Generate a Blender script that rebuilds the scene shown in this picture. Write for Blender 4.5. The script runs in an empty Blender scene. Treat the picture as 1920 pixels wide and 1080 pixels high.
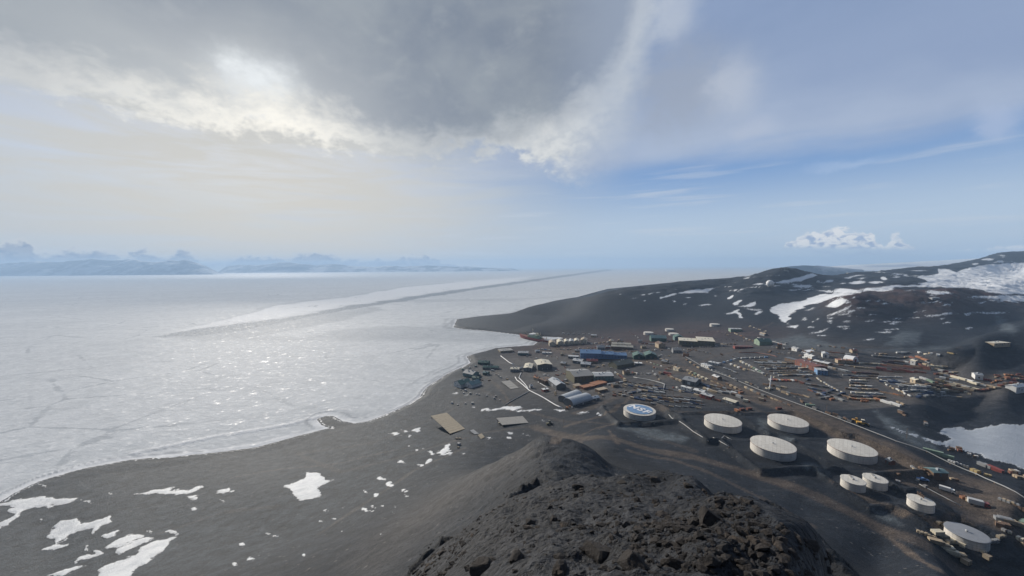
import bpy, math, random
import numpy as np
from mathutils import Vector, Matrix

# ------------------------------------------------------------------ camera
F, CX, CY, H = 693.0, 960.0, 540.0, 225.0
PITCH, ROLL = math.radians(3.43), math.radians(0.42)
SC = bpy.context.scene
COL = SC.collection
_f = np.array([0, math.cos(PITCH), -math.sin(PITCH)])
_u0 = np.array([0, math.sin(PITCH), math.cos(PITCH)])
_r0 = np.array([1.0, 0, 0])
_r = _r0 * math.cos(ROLL) - _u0 * math.sin(ROLL)
_u = _u0 * math.cos(ROLL) + _r0 * math.sin(ROLL)


def ray(px, py):
    """photo pixel -> (X/Y, Z/Y) of the line of sight it was taken along"""
    d = _r * ((px - CX) / F) + _u * ((CY - py) / F) + _f
    return d[0] / d[1], d[2] / d[1]


def project(X, Y, Z):
    Z = Z - H
    a = X * _r[0] + Y * _r[1] + Z * _r[2]
    b = X * _u[0] + Y * _u[1] + Z * _u[2]
    c = X * _f[0] + Y * _f[1] + Z * _f[2]
    return CX + F * a / c, CY - F * b / c


def azel(px, py):
    u, w = ray(px, py)
    return math.atan2(u, 1.0), math.atan2(w, math.hypot(u, 1.0))


cam_d = bpy.data.cameras.new("camera")
cam = bpy.data.objects.new("camera", cam_d)
COL.objects.link(cam)
cam_d.sensor_width = 36.0
cam_d.lens = 36.0 * F / 1920.0
cam_d.clip_start, cam_d.clip_end = 0.5, 90000.0
cam.matrix_world = Matrix(((_r[0], _u[0], -_f[0], 0), (_r[1], _u[1], -_f[1], 0), (_r[2], _u[2], -_f[2], H), (0, 0, 0, 1)))
SC.camera = cam

# ------------------------------------------------------------------ noise
_rng = np.random.RandomState(7)
_perm = _rng.permutation(4096)
_val = _rng.rand(4096)


def vnoise(x, y, seed=0):
    xi = np.floor(x).astype(np.int64); yi = np.floor(y).astype(np.int64)
    fx = x - xi; fy = y - yi
    fx = fx * fx * fx * (fx * (fx * 6 - 15) + 10); fy = fy * fy * fy * (fy * (fy * 6 - 15) + 10)
    def h(a, b):
        return _val[_perm[(_perm[(a + seed * 57) & 4095] + b) & 4095]]
    v00 = h(xi, yi); v10 = h(xi + 1, yi); v01 = h(xi, yi + 1); v11 = h(xi + 1, yi + 1)
    return (v00 * (1 - fx) + v10 * fx) * (1 - fy) + (v01 * (1 - fx) + v11 * fx) * fy


def fbm(x, y, scale, octs=4, seed=0, gain=0.5, ridged=False):
    out = np.zeros_like(x); amp = 1.0; tot = 0.0; s = 1.0 / scale
    for k in range(octs):
        n = vnoise(x * s + 13.7 * k, y * s - 7.1 * k, seed + k) * 2 - 1
        if ridged:
            n = 1 - 2 * np.abs(n)
        out += amp * n; tot += amp; amp *= gain; s *= 2.07
    return out / tot


def sstep(a, b, x):
    t = np.clip((x - a) / (b - a), 0, 1)
    return t * t * (3 - 2 * t)


def poly_sd(px, py, pts, closed=True):
    """distance to a polyline, positive inside if closed"""
    d2 = np.full(px.shape, 1e18); ins = np.zeros(px.shape, bool)
    n = len(pts)
    for i in range(n if closed else n - 1):
        x0, y0 = pts[i]; x1, y1 = pts[(i + 1) % n]
        dx, dy = x1 - x0, y1 - y0
        L = dx * dx + dy * dy + 1e-12
        t = np.clip(((px - x0) * dx + (py - y0) * dy) / L, 0, 1)
        d2 = np.minimum(d2, (px - x0 - t * dx) ** 2 + (py - y0 - t * dy) ** 2)
        if closed:
            c = (y0 > py) != (y1 > py)
            ins ^= c & (px < dx * (py - y0) / (dy if abs(dy) > 1e-12 else 1e-12) + x0)
    d = np.sqrt(d2)
    return np.where(ins, d, -d) if closed else d


# ------------------------------------------------------------------ terrain heights
# (px, py, kind, value): a point of the land seen at that place, at height z or at distance D
CP = """
0 960 z 3;100 1000 z 12;100 1080 z 28;-200 1080 z 14;300 950 z 14;300 1000 z 25;300 1080 z 50;500 870 z 7;500 900 z 20;500 1000 z 42
500 1080 z 78;600 850 z 8;600 1000 z 56;600 1080 z 92;700 800 z 4;700 850 z 18;700 900 z 32;700 1000 z 85;700 1080 z 112;800 760 z 5
800 850 z 28;800 960 z 92;850 800 z 16;850 900 z 70;850 1000 z 130;780 1060 z 124;900 830 z 33;900 880 z 85;950 855 z 108;-300 960 z 3
-300 1200 z 40;200 1200 z 80;500 1300 z 125;100 930 z 3;200 900 z 3;350 880 z 3
1080 1080 D 14;1250 1080 D 13;960 1080 D 17;880 1080 D 26;1100 1000 D 27;1250 1000 D 26;1000 1000 D 31;920 1000 D 45;1100 950 D 45
1250 940 D 48;1320 960 D 42;1000 945 D 58;1100 900 D 74;1250 897 D 72;1180 936 D 54;1100 926 D 60;1250 919 D 60;1180 905 D 72;1310 915 D 62;1000 915 D 95;1020 870 D 145;1040 842 D 178
1020 818 D 205;980 850 D 190;1060 850 D 168;960 930 D 95;900 940 z 122
1370 960 D 44;1450 1022 D 28;1550 1078 D 20;1400 1080 D 14
1130 842 z 62;1250 878 z 62;1400 925 z 62;1500 970 z 60;1650 1050 z 58;1200 885 z 112;1350 940 z 122;1450 985 z 128;1500 1040 z 136
1600 1080 z 100;1100 860 z 108;1150 880 z 120
840 800 z 14;950 790 z 27;900 740 z 15;960 740 z 21;900 700 z 6;950 670 z 5;1000 650 z 4;1100 700 z 21;1000 700 z 13;1200 720 z 32
1100 740 z 29;1060 785 z 37;1150 790 z 44;1080 805 z 44;1300 790 z 51;1355 805 z 53;1480 805 z 55;1450 860 z 55;1600 865 z 56;1600 915 z 56
1725 950 z 57;1812 1015 z 52;1900 1080 z 47;1700 1000 z 58;1800 1080 z 52;1200 830 z 53;1350 870 z 57;1500 900 z 58
1300 690 z 38;1500 750 z 51;1700 850 z 58;1900 950 z 60;1450 690 z 47;1600 690 z 55;1700 660 z 62;1600 640 z 65;1500 640 z 55
1400 640 z 40;1300 650 z 31;1200 640 z 19;1100 640 z 8;1050 640 z 4;1800 705 z 65;1900 712 z 69;1750 735 z 62;1400 730 z 46
1800 690 z 68;1770 668 D 600;1830 645 D 585;1880 636 D 600;1930 624 D 620;1870 665 D 560;1900 690 z 72;1990 610 D 640
1920 733 D 466;1850 738 D 462;1780 748 D 458;1780 806 z 51;1850 806 z 50;1920 806 z 50;1920 880 z 51;1850 862 z 52;1700 790 z 57;1750 800 z 54
2050 720 z 66;2050 800 z 50;2100 900 z 52;2100 1000 z 50;2100 1200 z 40;1900 1300 z 70;1600 1300 z 150;2300 700 z 70;2300 1000 z 50
900 614 z 4;960 622 z 4;1000 620 z 10;1050 612 z 14;1080 630 z 5;1030 624 z 5;1100 615 z 14;1150 618 z 14;1250 622 z 18;1350 612 z 32;1420 605 z 42
880 609 D 1450;905 611 D 1480;940 606 D 1530;1000 598 D 1580;1060 585 D 1660;1090 570 D 1720;1120 556 D 1780;1150 548 D 1830
1200 541 D 1900;1300 532 D 2000;1380 525 D 2080;1430 513 D 2080;1470 507 D 2050;1500 511 D 2080;1530 515 D 2250;1600 513 D 2600
1700 504 D 3000;1790 495 D 3300;1850 482 D 3500;1880 474 D 3600;1930 473 D 3650;2000 478 D 3700;2150 490 D 3700
1150 590 D 1430;1250 565 D 1620;1350 548 D 1820;1400 560 D 1560;1380 590 D 1330;1250 600 D 1380;1450 603 D 1170;1500 572 D 1400
1560 545 D 1700;1600 552 D 1160;1560 536 D 1850;1500 527 D 1960;1640 551 D 1200;1700 542 D 1250;1790 542 D 1280;1870 551 D 1340
1930 560 D 1380;2100 575 D 1400;1550 590 D 1040;1700 590 D 1010;1850 600 D 1000;1500 622 z 53;1600 634 z 64;1700 646 z 68;1800 640 z 74;1900 615 z 95
1700 537 D 1700;1800 520 D 2300;1900 505 D 2900;1900 530 D 1900;1650 530 D 1900;1750 512 D 2600;1600 527 D 2150;1920 547 D 1650
2100 520 D 2300;2100 560 D 1700
"""
HID = [  # hidden from the summit: fall-offs behind crests (u px, D, z)
    (1020, 260, 70), (1060, 260, 66), (1020, 330, 42), (960, 280, 58), (1120, 300, 60), (1100, 240, 72), (1250, 110, 128), (1320, 90, 140), (1180, 110, 140),
    (1420, 70, 148), (1500, 55, 155), (1600, 40, 165), (1700, 1480, 108), (1800, 1520, 108), (1870, 750, 78), (1930, 800, 84), (1800, 720, 74),
    (880, 1620, 2), (1000, 1850, 20), (1100, 2150, 40), (1200, 2500, 60), (1300, 2700, 80), (1400, 2800, 90), (1480, 2450, 120), (1600, 3400, 60),
    (1800, 4300, 150), (1900, 4600, 200), (1200, 3200, -20), (1500, 3600, -10), (1900, 6000, 40), (1500, 5000, -30), (1000, 3000, -30),
    (2600, 30, 150), (2600, 100, 90), (2400, 300, 60), (2400, 1500, 120), (2400, 3500, 260), (-700, 30, 150), (-700, 100, 90), (-700, 300, 10), (200, 60, 165), (500, 40, 183),
    (700, 30, 193), (800, 70, 168), (960, 9, 216.5), (1080, 6, 219), (1300, 6, 219), (700, 8, 214), (1600, 8, 213), (300, 10, 208), (1900, 10, 207), (-600, 8, 205), (2500, 8, 205),
    (900, 4, 220), (1200, 4, 220), (0, 4, 216), (2000, 4, 216), (1700, 25, 178), (1900, 60, 140), (1750, 110, 105), (1800, 170, 75)]
pts = []
for tok in CP.replace("\n", ";").split(";"):
    q = tok.split()
    if not q:
        continue
    px, py = float(q[0]), float(q[1]); v = float(q[3])
    u, w = ray(px, py)
    D = v if q[2] == "D" else (v - H) / w
    pts.append((u, math.log(D), H + w * D))
for px, D, z in HID:
    pts.append((ray(px, 700)[0], math.log(D), z))
P = np.array(pts)
KL = 0.5
def rbf_fit(P, c=0.05):
    A = np.sqrt((P[:, None, 0] - P[None, :, 0]) ** 2 + (KL * (P[:, None, 1] - P[None, :, 1])) ** 2 + c * c)
    n = len(P)
    M = np.zeros((n + 1, n + 1)); M[:n, :n] = -A; M[:n, n] = 1; M[n, :n] = 1
    M[:n, :n] += np.eye(n) * 1e-6
    s = np.linalg.solve(M, np.append(P[:, 2], 0))
    return s, c
_coef, _cc = rbf_fit(P)
def rbf(u, l):
    out = np.full(u.shape, _coef[-1])
    for i in range(len(P)):
        out -= _coef[i] * np.sqrt((u - P[i, 0]) ** 2 + (KL * (l - P[i, 1])) ** 2 + _cc * _cc)
    return out

# coast on the z=0 plane, then round the point and behind the ridge
def ground0(px, py, z=0.0):
    u, w = ray(px, py); D = (z - H) / w
    return (u * D, D)
COAST_PX = [(-500, 1090), (-200, 1000), (0, 944), (30, 925), (75, 903), (150, 881), (240, 864), (340, 855), (420, 848), (480, 840), (560, 818), (607, 806), (626, 803), (606, 797), (597, 786),
            (607, 780), (622, 781), (640, 790), (662, 795), (690, 791), (730, 776), (770, 757), (790, 744), (800, 728), (840, 701), (884, 681), (876, 668), (905, 661), (925, 655),
            (950, 652), (975, 650), (1000, 648), (1010, 641), (1030, 637), (1062, 634), (1045, 632), (1000, 631), (960, 626), (910, 620), (870, 617), (851, 614)]
coast = [ground0(*p) for p in COAST_PX] + [(-235, 1560), (-150, 1650), (0, 1750), (150, 1960), (400, 2500), (900, 3500), (2500, 5200), (4500, 6900), (9000, 7500), (9000, -500), (-900, -500)]

NU, NV = 980, 960
U = np.linspace(-2.15, 2.15, NU)
LV = np.linspace(math.log(4.0), math.log(6800.0), NV)
YV = np.exp(LV)
GU, GL = np.meshgrid(U, LV, indexing="ij")
GY = np.exp(GL); GX = GU * GY
Z = rbf(GU, GL)

# masks by place
R = np.hypot(GX, GY)
hill = sstep(60, 110, Z) * sstep(700, 1100, GY)
near = 1 - sstep(90, 240, R)
flank = sstep(66, 110, Z) * (1 - sstep(420, 520, GY))
PX, PY = project(GX, GY, Z)
spur = sstep(-75, 60, poly_sd(PX, PY, [(760, 1100), (860, 985), (900, 915), (1000, 820), (1030, 814), (1075, 840), (1330, 905), (1400, 960), (1600, 1100)]) + fbm(GX, GY, 30, 3, 18) * 30) * (GY < 270)
Z += hill * (fbm(GX, GY, 260, 5, 3) * 11 + fbm(GX, GY, 95, 5, 31, 0.55, ridged=True) * 9.5 + fbm(GX, GY, 34, 4, 37, 0.55, ridged=True) * 3.0)
Z += (1 - hill) * (1 - near) * fbm(GX, GY, 60, 4, 11) * 0.7 * sstep(0, 15, Z)
Z += flank * (fbm(GX, GY, 45, 4, 17) * 2.2 + fbm(GX, GY, 9, 4, 19, 0.6) * 0.7)
nr = sstep(200, 60, GY)
Z += spur * sstep(70, 100, GY) * fbm(GX, GY, 6, 5, 27, 0.62, ridged=True) * 1.0
Z += spur * (fbm(GX, GY, 22, 5, 21, ridged=True) * 1.7 * (0.35 + 0.65 * sstep(25, 70, GY)) + fbm(GX, GY, 5.5, 5, 23, 0.6, ridged=True) * 0.55 * nr + fbm(GX, GY, 1.3, 4, 29, 0.6) * 0.30 * sstep(120, 40, GY))
# low berms and graded shelves cut in the slopes above the town
Z += sstep(8, 16, Z) * (1 - hill) * sstep(330, 420, GY) * fbm(GX, GY, 16, 3, 41) * 0.35

sd = poly_sd(GX, GY, coast)
Zl = np.maximum(Z, 0.6 + 0.02 * np.clip(sd, 0, 60))
shore = sstep(0, 14, sd)
Z = np.where(sd > 0, 0.25 + (Zl - 0.25) * shore, -3.0 * sstep(0, -14, sd) + 0.25 * (1 - sstep(0, -14, sd)))
Z = np.where((sd <= 0) & (sd > -14), 0.25 - 3.2 * sstep(0, -14, sd), Z)
# ------------------------------------------------------------------ tank sites: bermed pits dug in the slope
def zcol(u, Zg=None):
    Zg = Z if Zg is None else Zg
    i = np.clip((u - U[0]) / (U[1] - U[0]), 0, NU - 1.001); k = int(i); t = i - k
    return Zg[k] * (1 - t) + Zg[k + 1] * t


def hit(px, py, lift=0.0, dmin=150.0):
    """where the line of sight through a photo pixel meets the land (raised by lift)"""
    u, w = ray(px, py)
    zc = zcol(u) + lift
    zr = H + w * YV
    ok = (zr < zc) & (YV > dmin)
    if not ok.any():
        D = (lift - H) / w if w < 0 else 5000.0
        return Vector((u * D, D, lift))
    k = int(np.argmax(ok))
    if k == 0:
        D = YV[0]
    else:
        a = zr[k - 1] - zc[k - 1]; b = zr[k] - zc[k]
        t = a / (a - b) if a > 0 > b or a > b else 1.0
        D = YV[k - 1] + (YV[k] - YV[k - 1]) * min(max(t, 0), 1)
    return Vector((u * D, D, H + w * D))


def zat(X, Y):
    u = X / Y
    return float(np.interp(math.log(Y), LV, zcol(u)))


_a, _b = hit(1440, 745), hit(1760, 888)
ROADANG = math.atan2(_b.y - _a.y, _b.x - _a.x)
TANKS = [(1199, 768, 62, 7.2, "nsf"), (1355, 787.5, 73, 7.4, "big"), (1477, 788, 80, 7.0, "big"), (1449, 832.5, 90, 7.8, "big"), (1597, 838.5, 99, 7.4, "big"),
         (1599.5, 900, 51, 6.5, "small"), (1641, 896, 51, 6.5, "small"), (1726.5, 937, 57, 6.0, "small"), (1812.5, 997.5, 94, 6.2, "grey")]
SITES = []
Z0 = Z.copy()
for px, py, wpx, h, kind in TANKS:
    h *= 0.93
    p = hit(px, py, lift=h)
    u = p.x / p.y
    r = wpx / 2 / (F / p.y) / math.sqrt(1 + u * u)
    SITES.append([p.x, p.y, p.z - h, r, h, kind])
def mound(pl, slope, cap=2.0):
    """a ridge with a crest through the given (px, py, D) points and even slopes"""
    global Z
    q = []
    for px, py, D in pl:
        u, w = ray(px, py); q.append((u * D, D, H + w * D))
    best = np.full(Z.shape, -99.0)
    for (x0, y0, z0), (x1, y1, z1) in zip(q[:-1], q[1:]):
        L2 = (x1 - x0) ** 2 + (y1 - y0) ** 2
        t = np.clip(((GX - x0) * (x1 - x0) + (GY - y0) * (y1 - y0)) / L2, 0, 1)
        d = np.hypot(GX - x0 - t * (x1 - x0), GY - y0 - t * (y1 - y0))
        d = d * (1 + 0.25 * fbm(GX, GY, 28, 4, 121))
        best = np.maximum(best, z0 + t * (z1 - z0) - slope * np.maximum(d - cap, 0))
    Z = np.maximum(Z, best)
mound([(1752, 672, 585), (1800, 654, 575), (1850, 643, 590), (1880, 636, 610), (1960, 618, 640), (2150, 600, 700)], 0.55, 7)
mound([(1735, 760, 440), (1775, 746, 452), (1830, 739, 462), (1920, 734, 468), (2100, 738, 470)], 0.5, 5)
Zf = Z.copy()
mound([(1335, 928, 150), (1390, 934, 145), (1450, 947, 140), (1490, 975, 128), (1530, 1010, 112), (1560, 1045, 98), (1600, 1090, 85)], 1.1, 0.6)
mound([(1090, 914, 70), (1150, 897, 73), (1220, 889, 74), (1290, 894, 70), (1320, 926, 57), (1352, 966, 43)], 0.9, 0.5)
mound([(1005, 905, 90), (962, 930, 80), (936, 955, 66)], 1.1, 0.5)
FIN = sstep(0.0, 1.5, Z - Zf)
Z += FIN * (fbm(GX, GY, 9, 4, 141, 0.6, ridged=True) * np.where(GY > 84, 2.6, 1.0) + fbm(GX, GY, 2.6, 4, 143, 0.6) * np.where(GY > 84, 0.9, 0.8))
ca, sa = math.cos(ROADANG), math.sin(ROADANG)
INS = np.zeros(Z.shape); RDG = np.zeros(Z.shape); FL = np.zeros(Z.shape); WT = np.full(Z.shape, 1e-6)
tw = [s for s in SITES if s[5] == "small"]
pits = [(s[0], s[1], s[2], s[3] + (17 if s[5] in ("nsf", "big") else 9), s[3] + (17 if s[5] in ("nsf", "big") else 9), 4.6 if s[5] != "grey" else 1.2) for s in SITES if s[5] != "small"]
zt = (tw[0][2] + tw[1][2]) / 2; tw[0][2] = tw[1][2] = zt
pits += [((tw[0][0] + tw[1][0]) / 2, (tw[0][1] + tw[1][1]) / 2, zt, tw[0][3] * 2 + 9, tw[0][3] * 1.6 + 8, 3.2), (tw[2][0], tw[2][1], tw[2][2], tw[2][3] + 10, tw[2][3] + 9, 3.0)]
for x0, y0, zb, mx, my, rh in pits:
    dx, dy = GX - x0, GY - y0
    lx = (dx * ca + dy * sa); ly = (-dx * sa + dy * ca)
    q = np.maximum(np.abs(lx) - mx, np.abs(ly) - my) + fbm(GX, GY, 14, 2, 77) * 1.2
    ins = sstep(0, -7, q)
    INS = np.maximum(INS, ins); FL += zb * ins; WT += ins
    RDG = np.maximum(RDG, np.exp(-((q - 1.5) / 3.4) ** 2) * rh)
Z = Z * (1 - INS) + np.where(INS > 0, FL / WT, 0) * INS + RDG * (1 - INS * 0.9)
for s in SITES:
    x0, y0, zb, r, h, kind = s
    d = np.hypot(GX - x0, GY - y0)
    k = sstep(r + 5, r + 2, d)
    Z = Z * (1 - k) + zb * k

# ------------------------------------------------------------------ snow, roads and bare scree by place
PX, PY = project(GX, GY, Z)
wob = 1.0
WX = PX + fbm(GX, GY, 22, 3, 51) * 5 * sstep(150, 500, GY) * sstep(2200, 900, GY) + fbm(GX, GY, 7, 4, 53, 0.6) * 9 * sstep(900, 250, GY)
WY = PY + fbm(GX, GY, 24, 3, 55) * 2.4 * sstep(2200, 900, GY) + fbm(GX, GY, 7, 4, 57, 0.6) * 4.2 * sstep(900, 250, GY)
_far = sstep(900, 1100, GY)
WX += fbm(PX, PY * 4, 26, 3, 58) * 7 * _far
WY += fbm(PX, PY * 4, 16, 3, 59) * 2.2 * _far
SNOW = """0 945 34 935 83 931 109 937 145 935 124 945 96 948 96 952 47 956 41 963 26 974 16 984 0 988 -40 998 -40 988 0 979 16 971 29 965 13 961 16 954 29 950 0 948 -30 952
86 1005 114 976 145 972 148 980 166 979 207 966 207 979 197 985 176 1002 171 1000 171 992 145 997 124 1010 104 1017 99 1011 88 1010
71 1033 104 1019 130 1019 112 1027 88 1031
192 1005 231 992 215 1005 197 1011
195 1028 223 1010 246 1002 267 1004 249 1018 223 1026
213 1035 223 1027 275 1007 288 1011 262 1023 233 1035 220 1039
179 1079 197 1059 259 1041 267 1026 296 1015 332 1005 311 1028 275 1054 249 1075 220 1100 170 1110
135 1058 145 1046 166 1039 195 1035 189 1039 156 1049
156 1031 165 1023 166 1033
86 1080 124 1067 166 1059 145 1070 117 1079
252 927 293 918 327 914 316 921 350 918 379 912 363 924 324 929 324 926 290 926
349 931 375 928 360 937
401 926 415 917 430 914 437 921 415 927
530 914 575 898 572 884 596 886 610 895 610 902 625 902 600 913 601 926 584 938 560 938 545 918
815 849 842 831 840 846 830 852
922 767 943 762 973 761 982 762 967 767 990 767 1022 766 1022 768 990 771 970 771 963 768 943 768 927 770
900 769 912 765 922 768 905 772
1035 767 1057 767 1063 771 1043 771
1082 775 1095 772 1110 777 1097 777
1450 529 1478 524 1522 513 1531 516 1502 526 1485 530 1450 531
1444 580 1465 569 1502 565 1540 551 1590 549 1602 552 1560 559 1522 570 1500 580 1480 592 1475 605 1485 607 1462 602 1455 592
1547 575 1565 562 1585 559 1592 562 1580 570 1565 577
1549 592 1590 576 1592 578 1555 593
1480 612 1502 609 1495 616
1517 624 1557 616 1540 622 1522 625
1615 541 1672 536 1722 534 1740 527 1717 520 1760 512 1762 502 1790 507 1790 511 1837 497 1865 495 1960 492 2400 492 2400 556 1960 553 1877 551 1830 541 1752 538 1680 539 1665 546 1620 546
1815 557 1865 554 1960 554 2200 556 2200 580 1960 568 1890 565 1840 560
1736 547 1777 545 1787 551 1747 553
1527 542 1560 546 1575 540 1592 541 1620 546 1615 550 1565 549 1535 545
1234 557 1277 548 1307 542 1342 541 1321 548 1283 550 1245 558 1235 562
1362 589 1380 578 1391 595 1385 596 1377 586
1374 568 1391 562 1394 564 1384 574
1386 574 1418 564 1418 570 1404 576
1395 577 1430 581 1418 583
1365 560 1373 551 1377 560 1370 562
1757 810 1773 802 1807 801 1817 807 1833 805 1842 800 1870 797 2200 798 2200 960 1960 892 1917 877 1875 865 1840 857 1810 847 1775 833 1767 828 1785 822 1777 816
1660 800 1673 801 1690 808 1722 817 1716 819 1683 809
1722 819 1760 827 1800 843 1830 853 1790 844 1750 830"""
_e5 = "800 460 25 10;848 498 25 14;680 540 9 5;755 568 14 12;932 540 16 10;950 568 12 4;445 660 18 8;568 648 6 4;690 658 18 6;738 640 14 6;745 668 14 5;798 635 5 4;882 645 6 4;412 742 16 6;500 720 16 8;545 792 6 4;793 812 8 4;75 810 16 8;125 830 20 8;300 950 12 8;10 955 8 4;870 678 4 3;825 183 6 6;880 180 30 10;945 160 30 6;1015 162 25 18;975 195 10 6;965 258 10 6;1015 285 14 8;1055 272 10 8;1105 300 18 10;1220 305 25 10;1305 300 16 5;1095 350 22 18;1040 375 25 8;910 355 20 8;940 360 14 6;1455 208 14 8"
_e6 = "85 102 16 6;212 120 18 7;290 258 22 7;710 552 30 9;685 607 30 14;890 580 35 7;828 553 14 5;435 612 20 12;1050 408 20 8;25 780 30 14;160 772 25 7;1690 335 24 14"
_e4 = "255 305 70 10;70 305 25 5;175 290 50 3;470 265 30 8;415 280 30 5;570 287 30 4;665 278 60 10;810 278 60 8;680 226 40 5;875 245 25 10;1120 190 60 5;1040 228 20 5;1655 105 45 12;1755 75 25 7;1740 125 60 5;1560 140 20 8;1145 427 30 6;1240 427 45 5;760 568 22 4;895 573 30 3;960 549 16 4;997 549 16 4;975 577 30 3;1103 541 34 5;1270 524 60 5;1350 518 40 4;1680 502 100 5;860 651 42 5;1500 520 15 5;325 614 16 6;540 608 12 4;675 470 15 5;740 413 20 4;660 393 15 4;625 457 16 6;300 487 16 5;345 473 12 4;270 553 12 4;340 570 8 4;370 552 8 3;850 205 40 3;960 215 40 3;1180 285 60 4;1330 230 50 4;560 330 60 6"
_e3 = "1190 408 12 3;1300 378 18 3;1260 424 8 4;1480 355 14 3;1780 337 40 4;1850 355 20 3;1840 303 12 3;1870 368 15 3;1110 382 10 3"
_e0 = "83 910 8 1.2;168 941 20 1.5;207 926 8 1.5;365 955 5 3;416 940 6 1.5;281 998 5 2;322 998 12 3.5;183 1034 8 4;167 1023 3 1.5;75 976 3 1.5;450 1020 5 3;470 1048 6 4;438 1059 4 3;1424 587 6 3;1515 660 12 4"
ELL = []
for src, (ox, oy, sc) in ((_e5, (480, 760, 3.375)), (_e6, (840, 720, 6)), (_e4, (1440, 460, 4)), (_e3, (840, 440, 3.4286)), (_e0, (0, 0, 1))):
    for t in src.split(";"):
        a, b, c, d = map(float, t.split())
        ELL.append((ox + a / sc, oy + b / sc, c / sc, d / sc))
SN = np.full(Z.shape, -8.0)
_rr = random.Random(5)
VIS = (GY > 140) & (PY > 440)
for line in SNOW.split("\n"):
    v = list(map(float, line.split())); pl = list(zip(v[0::2], v[1::2]))
    xs, ys = v[0::2], v[1::2]
    m = VIS & (WX > min(xs) - 9) & (WX < max(xs) + 9) & (WY > min(ys) - 9) & (WY < max(ys) + 9)
    if max(ys) < 700: m &= GY > 700
    SN[m] = np.maximum(SN[m], np.clip(poly_sd(WX[m], WY[m], pl), -8, 8))
for a, b, c, d in ELL:
    m = VIS & (np.abs(WX - a) < c + 10) & (np.abs(WY - b) < d + 10)
    if b < 700: m &= GY > 700
    t = -0.25 if b > 740 else 0.03
    xr = (WX[m] - a) + (WY[m] - b) * 0.6; yr = (WY[m] - b) + (WX[m] - a) * t
    q = np.sqrt((xr / c) ** 2 + (yr / d) ** 2)
    SN[m] = np.maximum(SN[m], np.clip((1 - q) * min(c, d) * 1.0, -8, 8))
_r2 = random.Random(9)
for (xa, xb, ya, yb, n_, lx) in ((1580, 1915, 562, 618, 22, 11), (1400, 1900, 515, 545, 26, 16), (1180, 1420, 542, 572, 14, 8), (1500, 1640, 585, 640, 9, 9), (1840, 1915, 478, 492, 6, 9)):
    for _k in range(n_):
        a, b = _r2.uniform(xa, xb), _r2.uniform(ya, yb); c, d = _r2.uniform(.35, 1) * lx, _r2.uniform(.5, 1.5)
        m = VIS & (GY > 700) & (np.abs(WX - a) < c + 4) & (np.abs(WY - b) < d + 5)
        q = np.sqrt(((WX[m] - a) / c) ** 2 + ((WY[m] - b + (WX[m] - a) * 0.08) / d) ** 2)
        SN[m] = np.maximum(SN[m], np.clip((1 - q) * d, -8, 8))
SN = np.where((sd < 6) & (SN < 0), SN, SN)
# thin drift rim along the shore
rim = sstep(3.0, 1.2, np.abs(sd - 1.0)) * (GX < 150)
SN = np.maximum(SN, np.where(rim > 0.5, 0.4, -8))

Z = Z + sstep(-0.3, 2.5, SN) * 0.55 * (GY < 1000)
ROAD = np.zeros(Z.shape)
def road(pts_px, width, amount=1.0):
    pl = [tuple(hit(*p)[:2]) for p in pts_px]
    xs = [p[0] for p in pl]; ys = [p[1] for p in pl]
    m = (GX > min(xs) - 40) & (GX < max(xs) + 40) & (GY > min(ys) - 40) & (GY < max(ys) + 40)
    d = poly_sd(GX[m], GY[m], pl, closed=False) + fbm(GX[m], GY[m], 12, 3, 61) * 2.5
    ROAD[m] = np.maximum(ROAD[m], amount * sstep(width * 0.62, width * 0.38, d))
road([(1040, 655), (1120, 668), (1220, 678), (1290, 695), (1370, 728), (1480, 764), (1580, 808), (1700, 862), (1800, 905), (1920, 962)], 40, 1.0)
road([(1640, 850), (1720, 885), (1800, 925), (1920, 985)], 46, 0.85)
road([(1000, 800), (1100, 822), (1200, 838), (1320, 862), (1420, 892), (1530, 930), (1640, 985), (1760, 1040), (1850, 1090)], 13, 0.75)
road([(880, 720), (960, 760), (1060, 790), (1180, 800), (1300, 845)], 7, 0.4)
road([(1300, 690), (1260, 700), (1180, 735), (1120, 760), (1080, 775)], 12, 0.6)
road([(1000, 690), (1060, 700), (1120, 690), (1230, 680)], 9, 0.6)
road([(1330, 640), (1400, 655), (1500, 668), (1600, 660), (1700, 662)], 10, 0.6)
road([(1290, 690), (1340, 668), (1400, 655), (1400, 640), (1380, 615)], 9, 0.6)
road([(1400, 655), (1480, 655), (1560, 665), (1640, 700), (1700, 745)], 14, 0.6)
road([(940, 690), (900, 740), (800, 790), (700, 830), (560, 850)], 8, 0.25)
road([(560, 850), (640, 885), (740, 860), (840, 830), (930, 808), (1010, 796)], 6, 0.38)
road([(1360, 740), (1420, 770), (1500, 800)], 10, 0.5)
road([(1780, 1000), (1840, 960), (1900, 950)], 12, 0.7)
road([(1130, 640), (1180, 640), (1270, 660), (1290, 690)], 8, 0.6)
road([(420, 900), (520, 880), (640, 868), (760, 840)], 4, 0.52)
road([(600, 1000), (690, 940), (780, 880), (870, 840)], 4, 0.45)
road([(300, 1000), (420, 960), (520, 950)], 4, 0.38)
road([(1040, 830), (1090, 818), (1110, 806), (1150, 795)], 4, 0.75)
road([(1140, 806), (1150, 818), (1158, 832)], 4, 0.90)
road([(1060, 800), (1110, 785), (1150, 770), (1180, 745)], 6, 0.75)
road([(1180, 845), (1260, 862), (1350, 895), (1430, 935), (1520, 985)], 5, 0.68)
road([(1560, 900), (1620, 930), (1690, 965), (1760, 985)], 6, 0.90)
road([(1650, 990), (1700, 1030), (1770, 1075)], 5, 0.90)
road([(900, 700), (930, 720), (950, 745), (960, 770)], 5, 0.75)
road([(1060, 690), (1050, 715), (1080, 740), (1120, 742)], 7, 0.6)
road([(1000, 655), (1060, 655), (1130, 650)], 8, 0.55)
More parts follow.
